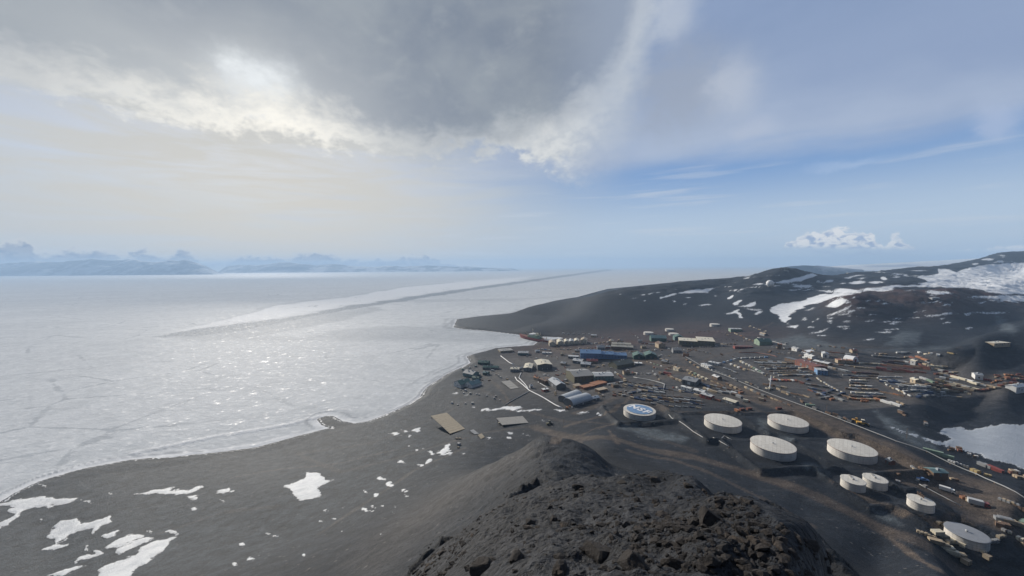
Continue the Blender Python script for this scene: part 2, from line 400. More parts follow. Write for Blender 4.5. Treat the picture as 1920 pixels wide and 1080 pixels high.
road([(1180, 745), (1250, 765), (1330, 775), (1420, 772)], 9, 0.6)
road([(1420, 665), (1500, 705), (1560, 715), (1640, 705)], 12, 0.5)
road([(1510, 740), (1560, 750), (1620, 762)], 9, 0.5)
road([(1640, 700), (1700, 705), (1760, 705), (1830, 712), (1920, 700)], 9, 0.6)
road([(1280, 640), (1330, 628), (1400, 628), (1450, 605)], 7, 0.5)
road([(1480, 640), (1580, 650), (1700, 655), (1800, 652)], 7, 0.5)
town = sstep(-25, 25, poly_sd(PX, PY, [(885, 690), (960, 655), (1100, 628), (1300, 612), (1480, 625), (1640, 650), (1830, 690), (1920, 720), (1900, 745), (1700, 790), (1480, 760), (1380, 760), (1180, 745), (1060, 760), (960, 740)])) * (GY > 420)
PALE = np.zeros(Z.shape)
for line in """1155 790 1190 800 1250 812 1290 820 1280 830 1240 828 1195 815 1165 803
1655 648 1690 620 1728 622 1722 648
1865 590 1880 598 1915 620 1900 628 1878 622
1420 785 1445 792 1440 812 1490 822 1480 830 1430 806
1505 868 1545 880 1552 890 1510 878
1630 950 1680 970 1690 985 1640 965
1440 640 1500 628 1540 640 1600 655 1500 652
1640 770 1700 800 1780 850 1720 840 1660 805
1590 658 1700 652 1780 652 1700 660""".split("\n"):
    v = list(map(float, line.split())); pl = list(zip(v[0::2], v[1::2]))
    m = VIS & (np.abs(PX - v[0]) < 250) & (np.abs(PY - v[1]) < 120)
    if max(v[1::2]) < 700: m &= GY > 500
    PALE[m] = np.maximum(PALE[m], sstep(-5, 6, poly_sd(WX[m], WY[m], pl) + fbm(GX[m], GY[m], 9, 3, 63) * 5))
pond = VIS & (PX > 1750) & (PY > 795) & (GY > 250) & (GY < 440) & (SN > 0)
PALE[pond] = 1.0
PALE = np.maximum(PALE, 0.42 * sstep(95, 30, Z) * sstep(-60, 200, -GX) * (GY > 120))  # left beach lightened: lens glare put into the ground colour
BROWN = np.clip(town * 0.9 + hill * sstep(1480, 1620, PX) * sstep(1800, 1300, GY) * 0.9 + 0.5 * sstep(-30, 30, poly_sd(PX, PY, [(640, 1060), (760, 960), (900, 870), (990, 830), (1010, 850), (900, 930), (800, 1010), (700, 1090)])) * (GY < 300)
                + 0.25 * spur * (1 - sstep(40, 120, GY)), 0, 1)
PALE = np.where((FIN > 0.3) & (GY > 60), 0, PALE)
BROWN *= 0.6 + 0.4 * sstep(-0.3, 0.3, fbm(GX, GY, 70, 3, 71))


# ------------------------------------------------------------------ node helper
class NT:
    def __init__(s, tree):
        s.t = tree; tree.nodes.clear()
    def n(s, kind, **kw):
        nd = s.t.nodes.new(kind)
        for k, v in kw.items():
            setattr(nd, k, v)
        return nd
    def put(s, sock, v):
        if hasattr(v, "is_linked") or hasattr(v, "links"):
            s.t.links.new(v, sock)
        elif v is not None:
            if isinstance(v, (tuple, list)) and len(v) == 3 and sock.type == "RGBA":
                v = (*v, 1.0)
            sock.default_value = v
    def m(s, op, a, b=None, c=None, clamp=False):
        nd = s.n("ShaderNodeMath", operation=op, use_clamp=clamp)
        for i, v in enumerate((a, b, c)):
            if v is not None:
                s.put(nd.inputs[i], v)
        return nd.outputs[0]
    def mix(s, f, a, b, mode="MIX"):
        nd = s.n("ShaderNodeMix", data_type="RGBA", blend_type=mode, clamp_factor=True)
        s.put(nd.inputs[0], f); s.put(nd.inputs[6], a); s.put(nd.inputs[7], b)
        return nd.outputs[2]
    def fmix(s, f, a, b):
        nd = s.n("ShaderNodeMix", data_type="FLOAT", clamp_factor=True)
        s.put(nd.inputs[0], f); s.put(nd.inputs[2], a); s.put(nd.inputs[3], b)
        return nd.outputs[0]
    def ss(s, a, b, x):
        nd = s.n("ShaderNodeMapRange", interpolation_type="SMOOTHSTEP")
        s.put(nd.inputs[0], x)
        if a > b:
            nd.inputs[1].default_value, nd.inputs[2].default_value, nd.inputs[3].default_value, nd.inputs[4].default_value = b, a, 1.0, 0.0
        else:
            nd.inputs[1].default_value, nd.inputs[2].default_value = a, b
        return nd.outputs[0]
    def noise(s, vec, scale, detail=4, rough=0.55, dist=0.0, out=0):
        nd = s.n("ShaderNodeTexNoise")
        if vec is not None: s.put(nd.inputs["Vector"], vec)
        nd.inputs["Scale"].default_value = scale; nd.inputs["Detail"].default_value = detail
        nd.inputs["Roughness"].default_value = rough; nd.inputs["Distortion"].default_value = dist
        return nd.outputs[out]
    def xyz(s, x, y, z=0.0):
        nd = s.n("ShaderNodeCombineXYZ")
        for i, v in enumerate((x, y, z)): s.put(nd.inputs[i], v)
        return nd.outputs[0]
    def sep(s, v, color=False):
        nd = s.n("ShaderNodeSeparateColor" if color else "ShaderNodeSeparateXYZ"); s.put(nd.inputs[0], v)
        return nd.outputs[0], nd.outputs[1], nd.outputs[2]
    def attr(s, name):
        return s.n("ShaderNodeAttribute", attribute_name=name)
    def bump(s, h, strength, dist):
        nd = s.n("ShaderNodeBump"); s.put(nd.inputs["Height"], h)
        nd.inputs["Strength"].default_value = strength; nd.inputs["Distance"].default_value = dist
        return nd.outputs[0]
    def bsdf(s, color, rough=0.7, spec=0.5, metal=0.0, normal=None):
        nd = s.n("ShaderNodeBsdfPrincipled"); s.put(nd.inputs["Base Color"], color); s.put(nd.inputs["Roughness"], rough)
        s.put(nd.inputs["Specular IOR Level"], spec); s.put(nd.inputs["Metallic"], metal)
        if normal is not None: s.put(nd.inputs["Normal"], normal)
        o = s.n("ShaderNodeOutputMaterial"); s.t.links.new(nd.outputs[0], o.inputs[0])
        return nd


def newmat(name):
    m = bpy.data.materials.new(name); m.use_nodes = True
    return m, NT(m.node_tree)


def grid_mesh(name, verts, nu, nv, keep=None, attrs=None):
    idx = np.arange(nu * nv).reshape(nu, nv)
    q = np.stack([idx[:-1, :-1], idx[1:, :-1], idx[1:, 1:], idx[:-1, 1:]], axis=-1).reshape(-1, 4)
    if keep is not None:
        k = keep.reshape(-1)[q].any(axis=1); q = q[k]
        used = np.zeros(nu * nv, bool); used[q.reshape(-1)] = True
        remap = np.cumsum(used) - 1
        q = remap[q]; verts = verts[used]
        attrs = {k_: (v[0], v[1][used]) for k_, v in (attrs or {}).items()}
    me = bpy.data.meshes.new(name)
    me.vertices.add(len(verts)); me.vertices.foreach_set("co", verts.astype(np.float32).reshape(-1))
    n = len(q)
    me.loops.add(n * 4); me.loops.foreach_set("vertex_index", q.astype(np.int32).reshape(-1))
    me.polygons.add(n); me.polygons.foreach_set("loop_start", np.arange(0, n * 4, 4, dtype=np.int32))
    try:
        me.polygons.foreach_set("loop_total", np.full(n, 4, dtype=np.int32))
    except Exception:
        pass
    me.update(calc_edges=True)
    me.polygons.foreach_set("use_smooth", np.ones(n, bool))
    for k_, (typ, v) in (attrs or {}).items():
        a = me.attributes.new(k_, typ, "POINT")
        a.data.foreach_set("color" if typ == "FLOAT_COLOR" else "value", v.astype(np.float32).reshape(-1))
    me.update()
    return me


def structure(name, me, mat):
    o = bpy.data.objects.new(name, me); COL.objects.link(o); o["kind"] = "structure"
    if mat: me.materials.append(mat)
    return o


# ------------------------------------------------------------------ ground
gm, g = newmat("volcanic_ground")
mk = g.attr("cover"); mr, mg_, mb = g.sep(mk.outputs["Color"], True); ma = mk.outputs["Alpha"]
pos = g.n("ShaderNodeNewGeometry").outputs["Position"]
n1 = g.noise(pos, 0.012, 6, 0.6); n2 = g.noise(pos, 0.11, 6, 0.65); n3 = g.noise(pos, 0.9, 5, 0.7); n4 = g.noise(pos, 4.0, 3, 0.7)
c = g.mix(n1, (0.0075, 0.0112, 0.0175), (0.025, 0.0305, 0.040))
c = g.mix(g.m("MULTIPLY", ma, 0.85), c, (0.108, 0.099, 0.093))
yy = g.sep(pos)[1]
c = g.mix(g.m("MULTIPLY", g.m("MULTIPLY", ma, g.ss(820.0, 1000.0, yy)), 0.95), c, (0.062, 0.027, 0.024))
stk_ = g.noise(g.xyz(g.m("MULTIPLY", g.sep(pos)[0], 0.25), yy, g.m("MULTIPLY", g.sep(pos)[2], 3.0)), 0.14, 6, 0.7, 0.5)
c = g.mix(g.m("MULTIPLY", g.ss(0.5, 0.72, stk_), 0.38), c, (0.072, 0.073, 0.078))
c = g.mix(g.m("MULTIPLY", g.ss(0.52, 0.36, stk_), 0.4), c, (0.012, 0.013, 0.016))
c = g.mix(g.m("MULTIPLY", mg_, g.m("ADD", 0.35, n2)), c, (0.098, 0.077, 0.062))
c = g.mix(g.m("MULTIPLY", mb, g.m("ADD", 0.2, n2), clamp=True), c, (0.105, 0.125, 0.140))
sp = g.m("ADD", g.m("MULTIPLY", n2, 0.8), g.m("ADD", g.m("MULTIPLY", n3, 0.75), g.m("MULTIPLY", n4, 0.45)))
c = g.mix(1.0, c, g.xyz(*[g.m("ADD", g.m("MULTIPLY", g.m("SUBTRACT", sp, 1.0), 2.2), 1.0)] * 3), "MULTIPLY")
vo = g.n("ShaderNodeTexVoronoi"); g.put(vo.inputs["Vector"], pos); vo.inputs["Scale"].default_value = 0.30
bl = g.m("MULTIPLY", g.ss(0.30, 0.18, vo.outputs["Distance"]), g.m("GREATER_THAN", g.sep(vo.outputs["Color"], True)[0], 0.80))
c = g.mix(g.m("MULTIPLY", bl, 0.7), c, g.mix(g.sep(vo.outputs["Color"], True)[1], (0.012, 0.012, 0.014), (0.15, 0.145, 0.14)))
vg = g.n("ShaderNodeTexVoronoi"); g.put(vg.inputs["Vector"], pos); vg.inputs["Scale"].default_value = 1.7
vh = g.n("ShaderNodeTexVoronoi"); g.put(vh.inputs["Vector"], pos); vh.inputs["Scale"].default_value = 5.5
gv = g.m("ADD", 0.45, g.m("ADD", g.m("MULTIPLY", g.sep(vg.outputs["Color"], True)[0], 0.6), g.m("MULTIPLY", g.sep(vh.outputs["Color"], True)[0], 0.55)))
c = g.mix(1.0, c, g.xyz(gv, gv, gv), "MULTIPLY")
stone = g.m("GREATER_THAN", g.m("MULTIPLY", n3, n4), 0.40)
c = g.mix(g.m("MULTIPLY", stone, 0.35), c, (0.09, 0.085, 0.08))
wx_, wy_, wz_ = g.sep(pos)
wind = g.xyz(g.m("MULTIPLY", g.m("ADD", g.m("MULTIPLY", wx_, 0.8), g.m("MULTIPLY", wy_, 0.6)), 0.28), g.m("SUBTRACT", g.m("MULTIPLY", wy_, 0.8), g.m("MULTIPLY", wx_, 0.6)), wz_)
c = g.mix(g.m("MULTIPLY", g.attr("shade_tone").outputs["Fac"], 0.75), c, g.mix(n3, (0.004, 0.0045, 0.006), (0.016, 0.016, 0.018)))  # dark tint that puts the shade of fin and flank into the ground colour
sn = g.m("ADD", g.m("SUBTRACT", mr, 0.5), g.m("MULTIPLY", g.m("SUBTRACT", g.m("ADD", g.m("MULTIPLY", n3, 0.5), g.m("MULTIPLY", g.noise(wind, 0.30, 6, 0.72), 0.8)), 0.65), g.fmix(g.ss(1250.0, 1700.0, yy), 0.6, 0.22)))
snow = g.ss(-0.012, 0.02, sn)
mbp = mb
sc_ = g.mix(g.ss(0.3, 0.62, g.m("ADD", g.m("MULTIPLY", n2, 0.55), g.m("MULTIPLY", g.noise(pos, 0.05, 5, 0.65), 0.45))), (0.52, 0.55, 0.585), (0.86, 0.87, 0.875))
sc_ = g.mix(g.m("MULTIPLY", g.ss(1250.0, 1700.0, yy), 0.75), sc_, (0.86, 0.875, 0.89))
sc_ = g.mix(mb, sc_, g.mix(n2, (0.30, 0.34, 0.39), (0.50, 0.54, 0.59)))
wet = g.ss(-0.11, 0.0, sn)
c = g.mix(g.m("MULTIPLY", wet, 0.35), c, (0.07, 0.075, 0.085))
edge = g.ss(0.13, 0.0, sn)
sc_ = g.mix(g.m("MULTIPLY", edge, g.m("MULTIPLY", n3, 0.8)), sc_, (0.30, 0.32, 0.35))
c = g.mix(snow, c, sc_)
bh = g.m("ADD", g.m("MULTIPLY", n3, 0.5), g.m("ADD", g.m("MULTIPLY", n4, 0.2), g.m("ADD", n2, g.m("MULTIPLY", vg.outputs["Distance"], -0.22))))
g.bsdf(c, g.fmix(snow, 0.7, 0.5), g.fmix(snow, 0.15, 0.3), 0.0, g.bump(bh, 0.9, 1.3))
flank_shade = sstep(-14, 22, poly_sd(PX, PY, [(1062, 828), (1140, 846), (1280, 882), (1400, 927), (1500, 977), (1650, 1065), (1640, 1120), (1380, 1040), (1330, 960), (1310, 905), (1120, 890), (1080, 850)]) + fbm(GX, GY, 35, 4, 171) * 26) * (GY > 60)  # shade on the spur's right flank, painted as darker ground
DARK = np.clip(0.62 * flank_shade + 0.32 * spur * (GY < 130) + FIN * (GY > 84) + 0.5 * sstep(0.2, 0.6, fbm(GX, GY, 30, 3, 161)) * spur, 0, 1)  # fin and rim shade baked into colour; the whole spur also toned down
cover = np.stack([0.5 + SN / 16, ROAD, PALE, BROWN], axis=-1)
verts = np.stack([GX, GY, Z], axis=-1).reshape(-1, 3)
me = grid_mesh("ground", verts, NU, NV, keep=Z > -2.9, attrs={"shade_tone": ("FLOAT", DARK.reshape(-1)), "cover": ("FLOAT_COLOR", cover.reshape(-1, 4))})
ground = structure("ground", me, gm)

# ------------------------------------------------------------------ sea ice
NIU, NIV = 900, 620
iu = np.linspace(-2.6, 2.6, NIU)
il = np.concatenate([np.linspace(math.log(60.0), math.log(7000.0), 540), np.linspace(math.log(7100.0), math.log(26000.0), NIV - 540)])
IU, IL = np.meshgrid(iu, il, indexing="ij")
IY = np.exp(IL); IX = IU * IY
IPX, IPY = project(IX, IY, np.zeros_like(IX))
IWX = IPX + fbm(IX, IY, 120, 4, 81) * 10; IWY = IPY + fbm(IX, IY, 120, 4, 83) * 3.0 * sstep(505, 620, IPY) + fbm(IX, IY, 25, 3, 85) * 1.0 * sstep(520, 620, IPY)
DK = np.zeros(IX.shape); RG = np.zeros(IX.shape); SM = np.zeros(IX.shape)
def ice_area(arr, pl, soft, amt):
    m = (IPX > min(p[0] for p in pl) - 40) & (IPX < max(p[0] for p in pl) + 40) & (IPY > min(p[1] for p in pl) - 40) & (IPY < max(p[1] for p in pl) + 40)
    arr[m] = np.maximum(arr[m], amt * sstep(-soft, soft, poly_sd(IWX[m], IWY[m], pl)))
# the ship's track of broken ice, the older refrozen one, and the turning basin; also a dark band below the mountains
ice_area(DK, [(1140, 504.5), (960, 529.5), (820, 549), (653, 574.5), (533, 595.5), (460, 604), (380, 616), (285, 630), (360, 633), (450, 622), (533, 602), (653, 580.5), (820, 554.5), (960, 533.5), (1150, 506.3)], 0.9, 1.0)
ice_area(DK, [(360, 622), (470, 606), (560, 595), (700, 574), (720, 580), (660, 596), (560, 618), (480, 632), (360, 634)], 3, 0.55)
ice_area(DK, [(300, 632), (450, 626), (600, 634), (760, 628), (860, 618), (990, 628), (1020, 634), (960, 643), (860, 641), (700, 637), (520, 640), (380, 640)], 4, 0.42)
ice_area(DK, [(850, 611), (760, 612), (640, 618), (560, 632), (640, 636), (760, 634), (870, 638), (1000, 634), (900, 622)], 4, 0.42)
ice_area(DK, [(-800, 513), (0, 515), (200, 511), (420, 508.5), (420, 507), (-800, 505)], 0.9, 1.4)
ice_area(DK, [(730, 562), (960, 560), (1070, 556), (960, 563), (780, 567)], 1.5, 0.3)
ice_area(SM, [(330, 622), (453, 590), (520, 572), (653, 556), (753, 538), (853, 529), (1000, 518), (960, 529), (820, 548), (653, 573), (533, 594), (400, 612)], 3, 1.0)
ice_area(DK, [(330, 621), (453, 588), (520, 570), (653, 554.5), (753, 537), (853, 528), (853, 529.5), (753, 539), (653, 557), (520, 573), (453, 591)], 1.0, 0.4)
ice_area(RG, [(330, 630), (560, 600), (860, 560), (1070, 560), (900, 610), (700, 640), (860, 660), (820, 720), (640, 760), (300, 830), (200, 760), (260, 680)], 40, 1.0)
# tide cracks and pushed-up edge along the shore
isd = -poly_sd(IX, IY, coast)
CR = np.zeros(IX.shape)
for k, dist in enumerate((7, 15, 27, 42)):
    j = isd + fbm(IX, IY, 60, 3, 90 + k) * (5 + 3 * k)
    CR = np.maximum(CR, sstep(1, 0.3, np.abs(j - dist) / np.maximum(2.4, 0.0058 * IY)) * (0.9 - 0.16 * k) * sstep(-0.35, 0.15, fbm(IX, IY, 140, 2, 96 + k)))
CR *= (IX < 250)
EDGE = sstep(16, 2, isd + fbm(IX, IY, 20, 3, 99) * 6) * (isd > -5)
IZ = 0.0 + CR * 0.5 + sstep(26, 0, isd) * fbm(IX, IY, 6, 3, 101) * 0.4 * (IY < 2500)
def line_ridge(pl, wd, hgt):
    global IZ, EDGE
    q = [ground0(*p) for p in pl]
    xs = [a[0] for a in q]; ys = [a[1] for a in q]
    m = (IX > min(xs) - 30) & (IX < max(xs) + 30) & (IY > min(ys) - 30) & (IY < max(ys) + 30)
    d = poly_sd(IX[m], IY[m], q, False) + fbm(IX[m], IY[m], 18, 3, 105) * 1.6
    k = sstep(wd, wd * 0.4, d)
    IZ[m] = np.maximum(IZ[m], k * hgt); EDGE[m] = np.maximum(EDGE[m], k)
line_ridge([(250, 850), (405, 818), (470, 808), (540, 796), (595, 782), (610, 779)], 4.5, 1.5)
line_ridge([(300, 858), (400, 846), (470, 836), (540, 820)], 4.0, 0.9)
line_ridge([(0, 925), (80, 890), (200, 862), (330, 845)], 2.2, 0.5)
im, g = newmat("sea_ice")
at = g.attr("cover"); a0, a1, a2 = g.sep(at.outputs["Color"], True); a3 = at.outputs["Alpha"]
pos = g.n("ShaderNodeNewGeometry").outputs["Position"]
px_, py_, pz_ = g.sep(pos)
st = g.xyz(g.m("MULTIPLY", px_, 0.55), g.m("ADD", py_, g.m("MULTIPLY", px_, -0.35)), 0.0)
st2 = g.xyz(g.m("MULTIPLY", px_, 0.8), py_, 0.0)
w1 = g.noise(st, 0.0035, 5, 0.6); w2 = g.noise(st2, 0.03, 8, 0.7, 0.2); w3 = g.noise(st2, 0.13, 5, 0.65, 0.3)
pt = g.m("ADD", g.m("MULTIPLY", w1, 0.45), g.m("ADD", g.m("MULTIPLY", w2, 0.75), g.m("MULTIPLY", w3, 0.7)))
f = g.ss(0.72, 1.2, pt)
c = g.mix(f, (0.50, 0.525, 0.545), (0.67, 0.69, 0.705))
flake = g.ss(0.57, 0.66, g.m("ADD", g.m("MULTIPLY", w3, 0.6), g.m("MULTIPLY", g.noise(st2, 0.05, 7, 0.72, 0.6), 0.42)))
c = g.mix(g.m("MULTIPLY", flake, 0.65), c, (0.80, 0.81, 0.82))
c = g.mix(g.m("MULTIPLY", a2, 0.95), c, (0.74, 0.755, 0.77))
c = g.mix(g.m("MULTIPLY", a0, g.m("ADD", 0.30, g.m("MULTIPLY", g.ss(0.42, 0.60, w3), 0.75)), clamp=True), c, (0.20, 0.23, 0.265))
vo = g.n("ShaderNodeTexVoronoi", feature="DISTANCE_TO_EDGE"); vw = g.n("ShaderNodeVectorMath", operation="ADD"); g.put(vw.inputs[0], st2); g.put(vw.inputs[1], g.noise(st2, 0.01, 4, 0.6, out=1)); vo.inputs["Scale"].default_value = 0.0065
g.put(vo.inputs["Vector"], st2)
ck = g.m("MULTIPLY", g.ss(0.022, 0.006, g.m("ADD", vo.outputs["Distance"], g.m("MULTIPLY", g.m("SUBTRACT", w2, 0.5), 0.12))), g.ss(0.45, 0.6, w1))
c = g.mix(g.m("MULTIPLY", ck, 0.5), c, (0.30, 0.33, 0.36))
cr_, ed_ = g.sep(g.attr("edge").outputs["Color"], True)[:2]
c = g.mix(g.m("MULTIPLY", ed_, 0.9), c, (0.80, 0.81, 0.82))
c = g.mix(g.m("MULTIPLY", cr_, 0.75), c, (0.22, 0.24, 0.27))
glint = g.ss(0.56, 0.72, g.m("ADD", g.m("MULTIPLY", g.noise(st2, 0.06, 5, 0.7, 0.5), 0.6), g.m("MULTIPLY", w3, 0.45)))
bh = g.m("ADD", g.m("MULTIPLY", w2, 0.7), g.m("ADD", g.m("MULTIPLY", w3, 1.0), g.m("MULTIPLY", g.noise(pos, 0.5, 3, 0.6), 0.25)))
g.bsdf(c, g.fmix(glint, 0.74, 0.42), g.m("MULTIPLY", g.fmix(glint, 0.046, 0.10), g.fmix(a1, g.m("ADD", g.m("MULTIPLY", g.ss(2600.0, 900.0, py_), 0.6), g.m("MULTIPLY", g.ss(7000.0, 12000.0, py_), 0.5)), g.ss(3000.0, 1100.0, py_))), 0.0, g.bump(bh, 1.0, 0.8))
iv = np.stack([IX, IY, IZ], axis=-1).reshape(-1, 3)
me = grid_mesh("sea_ice", iv, NIU, NIV, attrs={"cover": ("FLOAT_COLOR", np.stack([DK, RG, SM, SM * 0 + 1], -1).reshape(-1, 4)), "edge": ("FLOAT_COLOR", np.stack([CR, EDGE, CR * 0, CR * 0 + 1], -1).reshape(-1, 4))})
structure("sea_ice", me, im)

# ------------------------------------------------------------------ far mountains and the snow slope beyond the ridge
def range_mesh(name, prof, D0, D1, rough, mat, seed, nu=260, nv=60, base=-60.0, fd=0.06):
    """a range whose crest is seen at the given pixels; it rises from D0 and falls behind to D1"""
    us = np.array([ray(*p)[0] for p in prof]); ws = np.array([ray(*p)[1] for p in prof])
    u = np.linspace(us[0], us[-1], nu); v = np.linspace(0, 1, nv)
    A, B = np.meshgrid(u, v, indexing="ij")
    D = D0 + (D1 - D0) * B
    w = np.interp(A, us, ws)
    Dc = D0 + (D1 - D0) * 0.55
    crest = H + w * Dc
    X = A * D
    shape = np.where(B < 0.55, sstep(0, 0.55, B) ** 0.8, sstep(1.0, 0.55, B))
    nz = fbm(X, D, (D1 - D0) * 0.35, 6, seed, 0.55, ridged=True)
    zz = base + (crest - base) * shape * (1 + nz * rough * (1 - 0.75 * np.exp(-((B - 0.55) / 0.06) ** 2)))
    fade = sstep(0, fd, A_ := (A - us[0]) / (us[-1] - us[0])) * sstep(1, 1 - fd, A_)
    zz = base + (zz - base) * fade
    return structure(name, grid_mesh(name, np.stack([X, D, zz], -1).reshape(-1, 3), nu, nv), mat)
mm, g = newmat("snow_streaked_rock")
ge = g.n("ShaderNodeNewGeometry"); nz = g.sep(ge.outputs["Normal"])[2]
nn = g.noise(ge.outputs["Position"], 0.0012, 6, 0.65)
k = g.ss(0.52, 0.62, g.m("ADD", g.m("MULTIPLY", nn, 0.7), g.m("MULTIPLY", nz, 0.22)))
g.bsdf(g.mix(k, (0.10, 0.155, 0.235), (0.52, 0.56, 0.61)), 0.9, 0.1)  # distance haze partly put into the rock's blue colour
sm_, g = newmat("glacier_snow")
ge = g.n("ShaderNodeNewGeometry")
nn = g.noise(g.xyz(*[g.m("MULTIPLY", q, s_) for q, s_ in zip(g.sep(ge.outputs["Position"]), (0.4, 1.0, 6.0))]), 0.0022, 5, 0.6)
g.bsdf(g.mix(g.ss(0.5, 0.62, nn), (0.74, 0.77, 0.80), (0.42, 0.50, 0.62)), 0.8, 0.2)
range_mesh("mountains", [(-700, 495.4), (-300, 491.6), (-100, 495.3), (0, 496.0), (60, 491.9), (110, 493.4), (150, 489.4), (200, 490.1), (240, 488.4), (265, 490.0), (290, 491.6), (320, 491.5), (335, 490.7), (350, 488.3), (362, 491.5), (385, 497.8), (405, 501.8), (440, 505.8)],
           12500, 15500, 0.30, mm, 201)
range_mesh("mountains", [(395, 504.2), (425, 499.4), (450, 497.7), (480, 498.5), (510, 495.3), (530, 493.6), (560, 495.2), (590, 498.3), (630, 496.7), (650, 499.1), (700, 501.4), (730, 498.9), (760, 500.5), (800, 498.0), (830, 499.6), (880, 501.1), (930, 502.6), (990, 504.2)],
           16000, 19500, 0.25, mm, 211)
range_mesh("hills", [(1420, 506), (1462, 503), (1478, 500), (1497, 498.5), (1515, 498), (1530, 498.5), (1548, 499.5), (1575, 502), (1640, 507)], 6000, 7000, 0.12, mm, 221, 110, 30, fd=0.12)
range_mesh("hills", [(1440, 505), (1520, 501.5), (1600, 496.5), (1700, 491.5), (1780, 487.5), (1860, 483), (1960, 477), (2200, 465)], 6800, 11500, 0.015, sm_, 231, 120, 40)
# ------------------------------------------------------------------ sun, sky, air
SUN_AZ, SUN_EL = azel(470, 150)
sun_d = bpy.data.lights.new("sun", "SUN"); sun_d.energy = 5.0; sun_d.angle = math.radians(1.0); sun_d.color = (1.0, 0.92, 0.81)
sun = bpy.data.objects.new("sun", sun_d); COL.objects.link(sun)
sdir = Vector((math.sin(SUN_AZ) * math.cos(SUN_EL), math.cos(SUN_AZ) * math.cos(SUN_EL), math.sin(SUN_EL)))
sun.rotation_euler = sdir.to_track_quat("Z", "Y").to_euler(); sun.location = (-300, 200, 600)
world = bpy.data.worlds.new("World"); SC.world = world; world.use_nodes = True
g = NT(world.node_tree)
dirv = g.n("ShaderNodeTexCoord").outputs["Generated"]
x, y, z = g.sep(dirv)
AZ = g.m("ARCTAN2", x, y); EL = g.m("ARCSINE", g.m("MINIMUM", g.m("MAXIMUM", z, -1.0), 1.0))
sky = g.n("ShaderNodeTexSky", sky_type="NISHITA", sun_disc=False, sun_elevation=SUN_EL, sun_rotation=SUN_AZ, altitude=200.0, air_density=1.0, dust_density=0.6, ozone_density=1.5)
STR = 0.1
def K(*c):
    return tuple(v / STR for v in c)
def srgb(r, gg, b, k=1.0):
    f = lambda v: ((v / 255 + 0.055) / 1.055) ** 2.4 if v > 10 else v / 255 / 12.92
    return K(f(r) * k, f(gg) * k, f(b) * k)
def curve(pts_px, x=AZ, lo=-1.2, hi=1.2, left=None, right=None):
    """elevation of a cloud's edge as a function of azimuth, given by pixels along that edge"""
    pts = [azel(*p) for p in pts_px]
    nd = g.n("ShaderNodeFloatCurve")
    t = g.m("DIVIDE", g.m("SUBTRACT", x, lo), hi - lo, clamp=True)
    g.put(nd.inputs["Value"], t)
    cv = nd.mapping.curves[0]
    p = [((a - lo) / (hi - lo), e) for a, e in pts]
    p = [(0.0, left if left is not None else p[0][1])] + [q for q in p if 0.002 < q[0] < 0.998] + [(1.0, right if right is not None else p[-1][1])]
    nd.mapping.use_clip = False
    while len(cv.points) < len(p): cv.points.new(0.5, 0.5)
    for q, (a, e) in zip(cv.points, p):
        q.location = (a, e); q.handle_type = "AUTO_CLAMPED"
    nd.mapping.update()
    return nd.outputs[0]
def blob(px, py, rx, ry):
    a, e = azel(px, py); a2, e2 = azel(px + rx, py); a3, e3 = azel(px, py - ry)
    ra, re = math.hypot(a2 - a, e2 - e), abs(e3 - e)
    q = g.m("ADD", g.m("POWER", g.m("DIVIDE", g.m("SUBTRACT", AZn, a), ra), 2.0), g.m("POWER", g.m("DIVIDE", g.m("SUBTRACT", ELn, e), re), 2.0))
    return g.m("POWER", 2.718, g.m("MULTIPLY", q, -1.0))
cv0 = g.xyz(AZ, g.m("MULTIPLY", EL, 1.6), 0.0)
nA = g.noise(cv0, 2.6, 6, 0.55, 0.2); nB = g.noise(cv0, 9.0, 8, 0.62, 0.3); nC = g.noise(cv0, 26.0, 7, 0.65, 0.2)
cvs = g.xyz(g.m("ADD", AZ, g.m("MULTIPLY", EL, -1.2)), g.m("MULTIPLY", EL, 7.0), 0.0)
nS = g.noise(cvs, 3.0, 6, 0.6, 0.5)
cvh = g.xyz(g.m("MULTIPLY", AZ, 1.0), g.m("MULTIPLY", EL, 14.0), 0.3)
nH = g.noise(cvh, 3.5, 5, 0.55, 0.2)
AZn = g.m("ADD", AZ, g.m("MULTIPLY", g.m("SUBTRACT", nB, 0.5), 0.10)); ELn = g.m("ADD", EL, g.m("MULTIPLY", g.m("SUBTRACT", g.noise(g.xyz(g.m("ADD", AZ, 7.0), EL, 0.0), 9.0, 8, 0.62), 0.5), 0.08))
# clear air: Nishita blue, whitening downwards
col = g.mix(1.0, sky.outputs[0], (0.62, 0.74, 1.0), "MULTIPLY")
col = g.mix(g.m("MULTIPLY", g.ss(-0.35, 0.15, AZ), 0.88), col, srgb(118, 156, 206))
col = g.mix(g.m("MULTIPLY", g.ss(0.25, 0.07, EL), 0.92), col, srgb(188, 206, 224))
# the warm white veil round the sun, thin to the right
sx = g.m("SUBTRACT", AZ, SUN_AZ); sy = g.m("SUBTRACT", EL, SUN_EL)
edgeL = curve([(-200, 260), (300, 250), (700, 300), (900, 330), (1000, 345), (1200, 500), (1400, 640)], left=0.25, right=-0.3)
veil = g.m("MULTIPLY", g.ss(0.42, -0.32, g.m("SUBTRACT", AZn, g.m("MULTIPLY", EL, 0.15))), g.m("ADD", 0.95, g.m("MULTIPLY", g.m("SUBTRACT", nS, 0.5), 1.2)), clamp=True)
glow = g.m("POWER", 2.718, g.m("MULTIPLY", g.m("ADD", g.m("POWER", g.m("DIVIDE", g.m("ADD", sx, -0.02), 0.55), 2.0), g.m("POWER", g.m("DIVIDE", g.m("ADD", sy, 0.25), 0.30), 2.0)), -1.0))
vc = g.mix(glow, srgb(178, 190, 203), srgb(216, 212, 203))
col = g.mix(veil, col, vc)
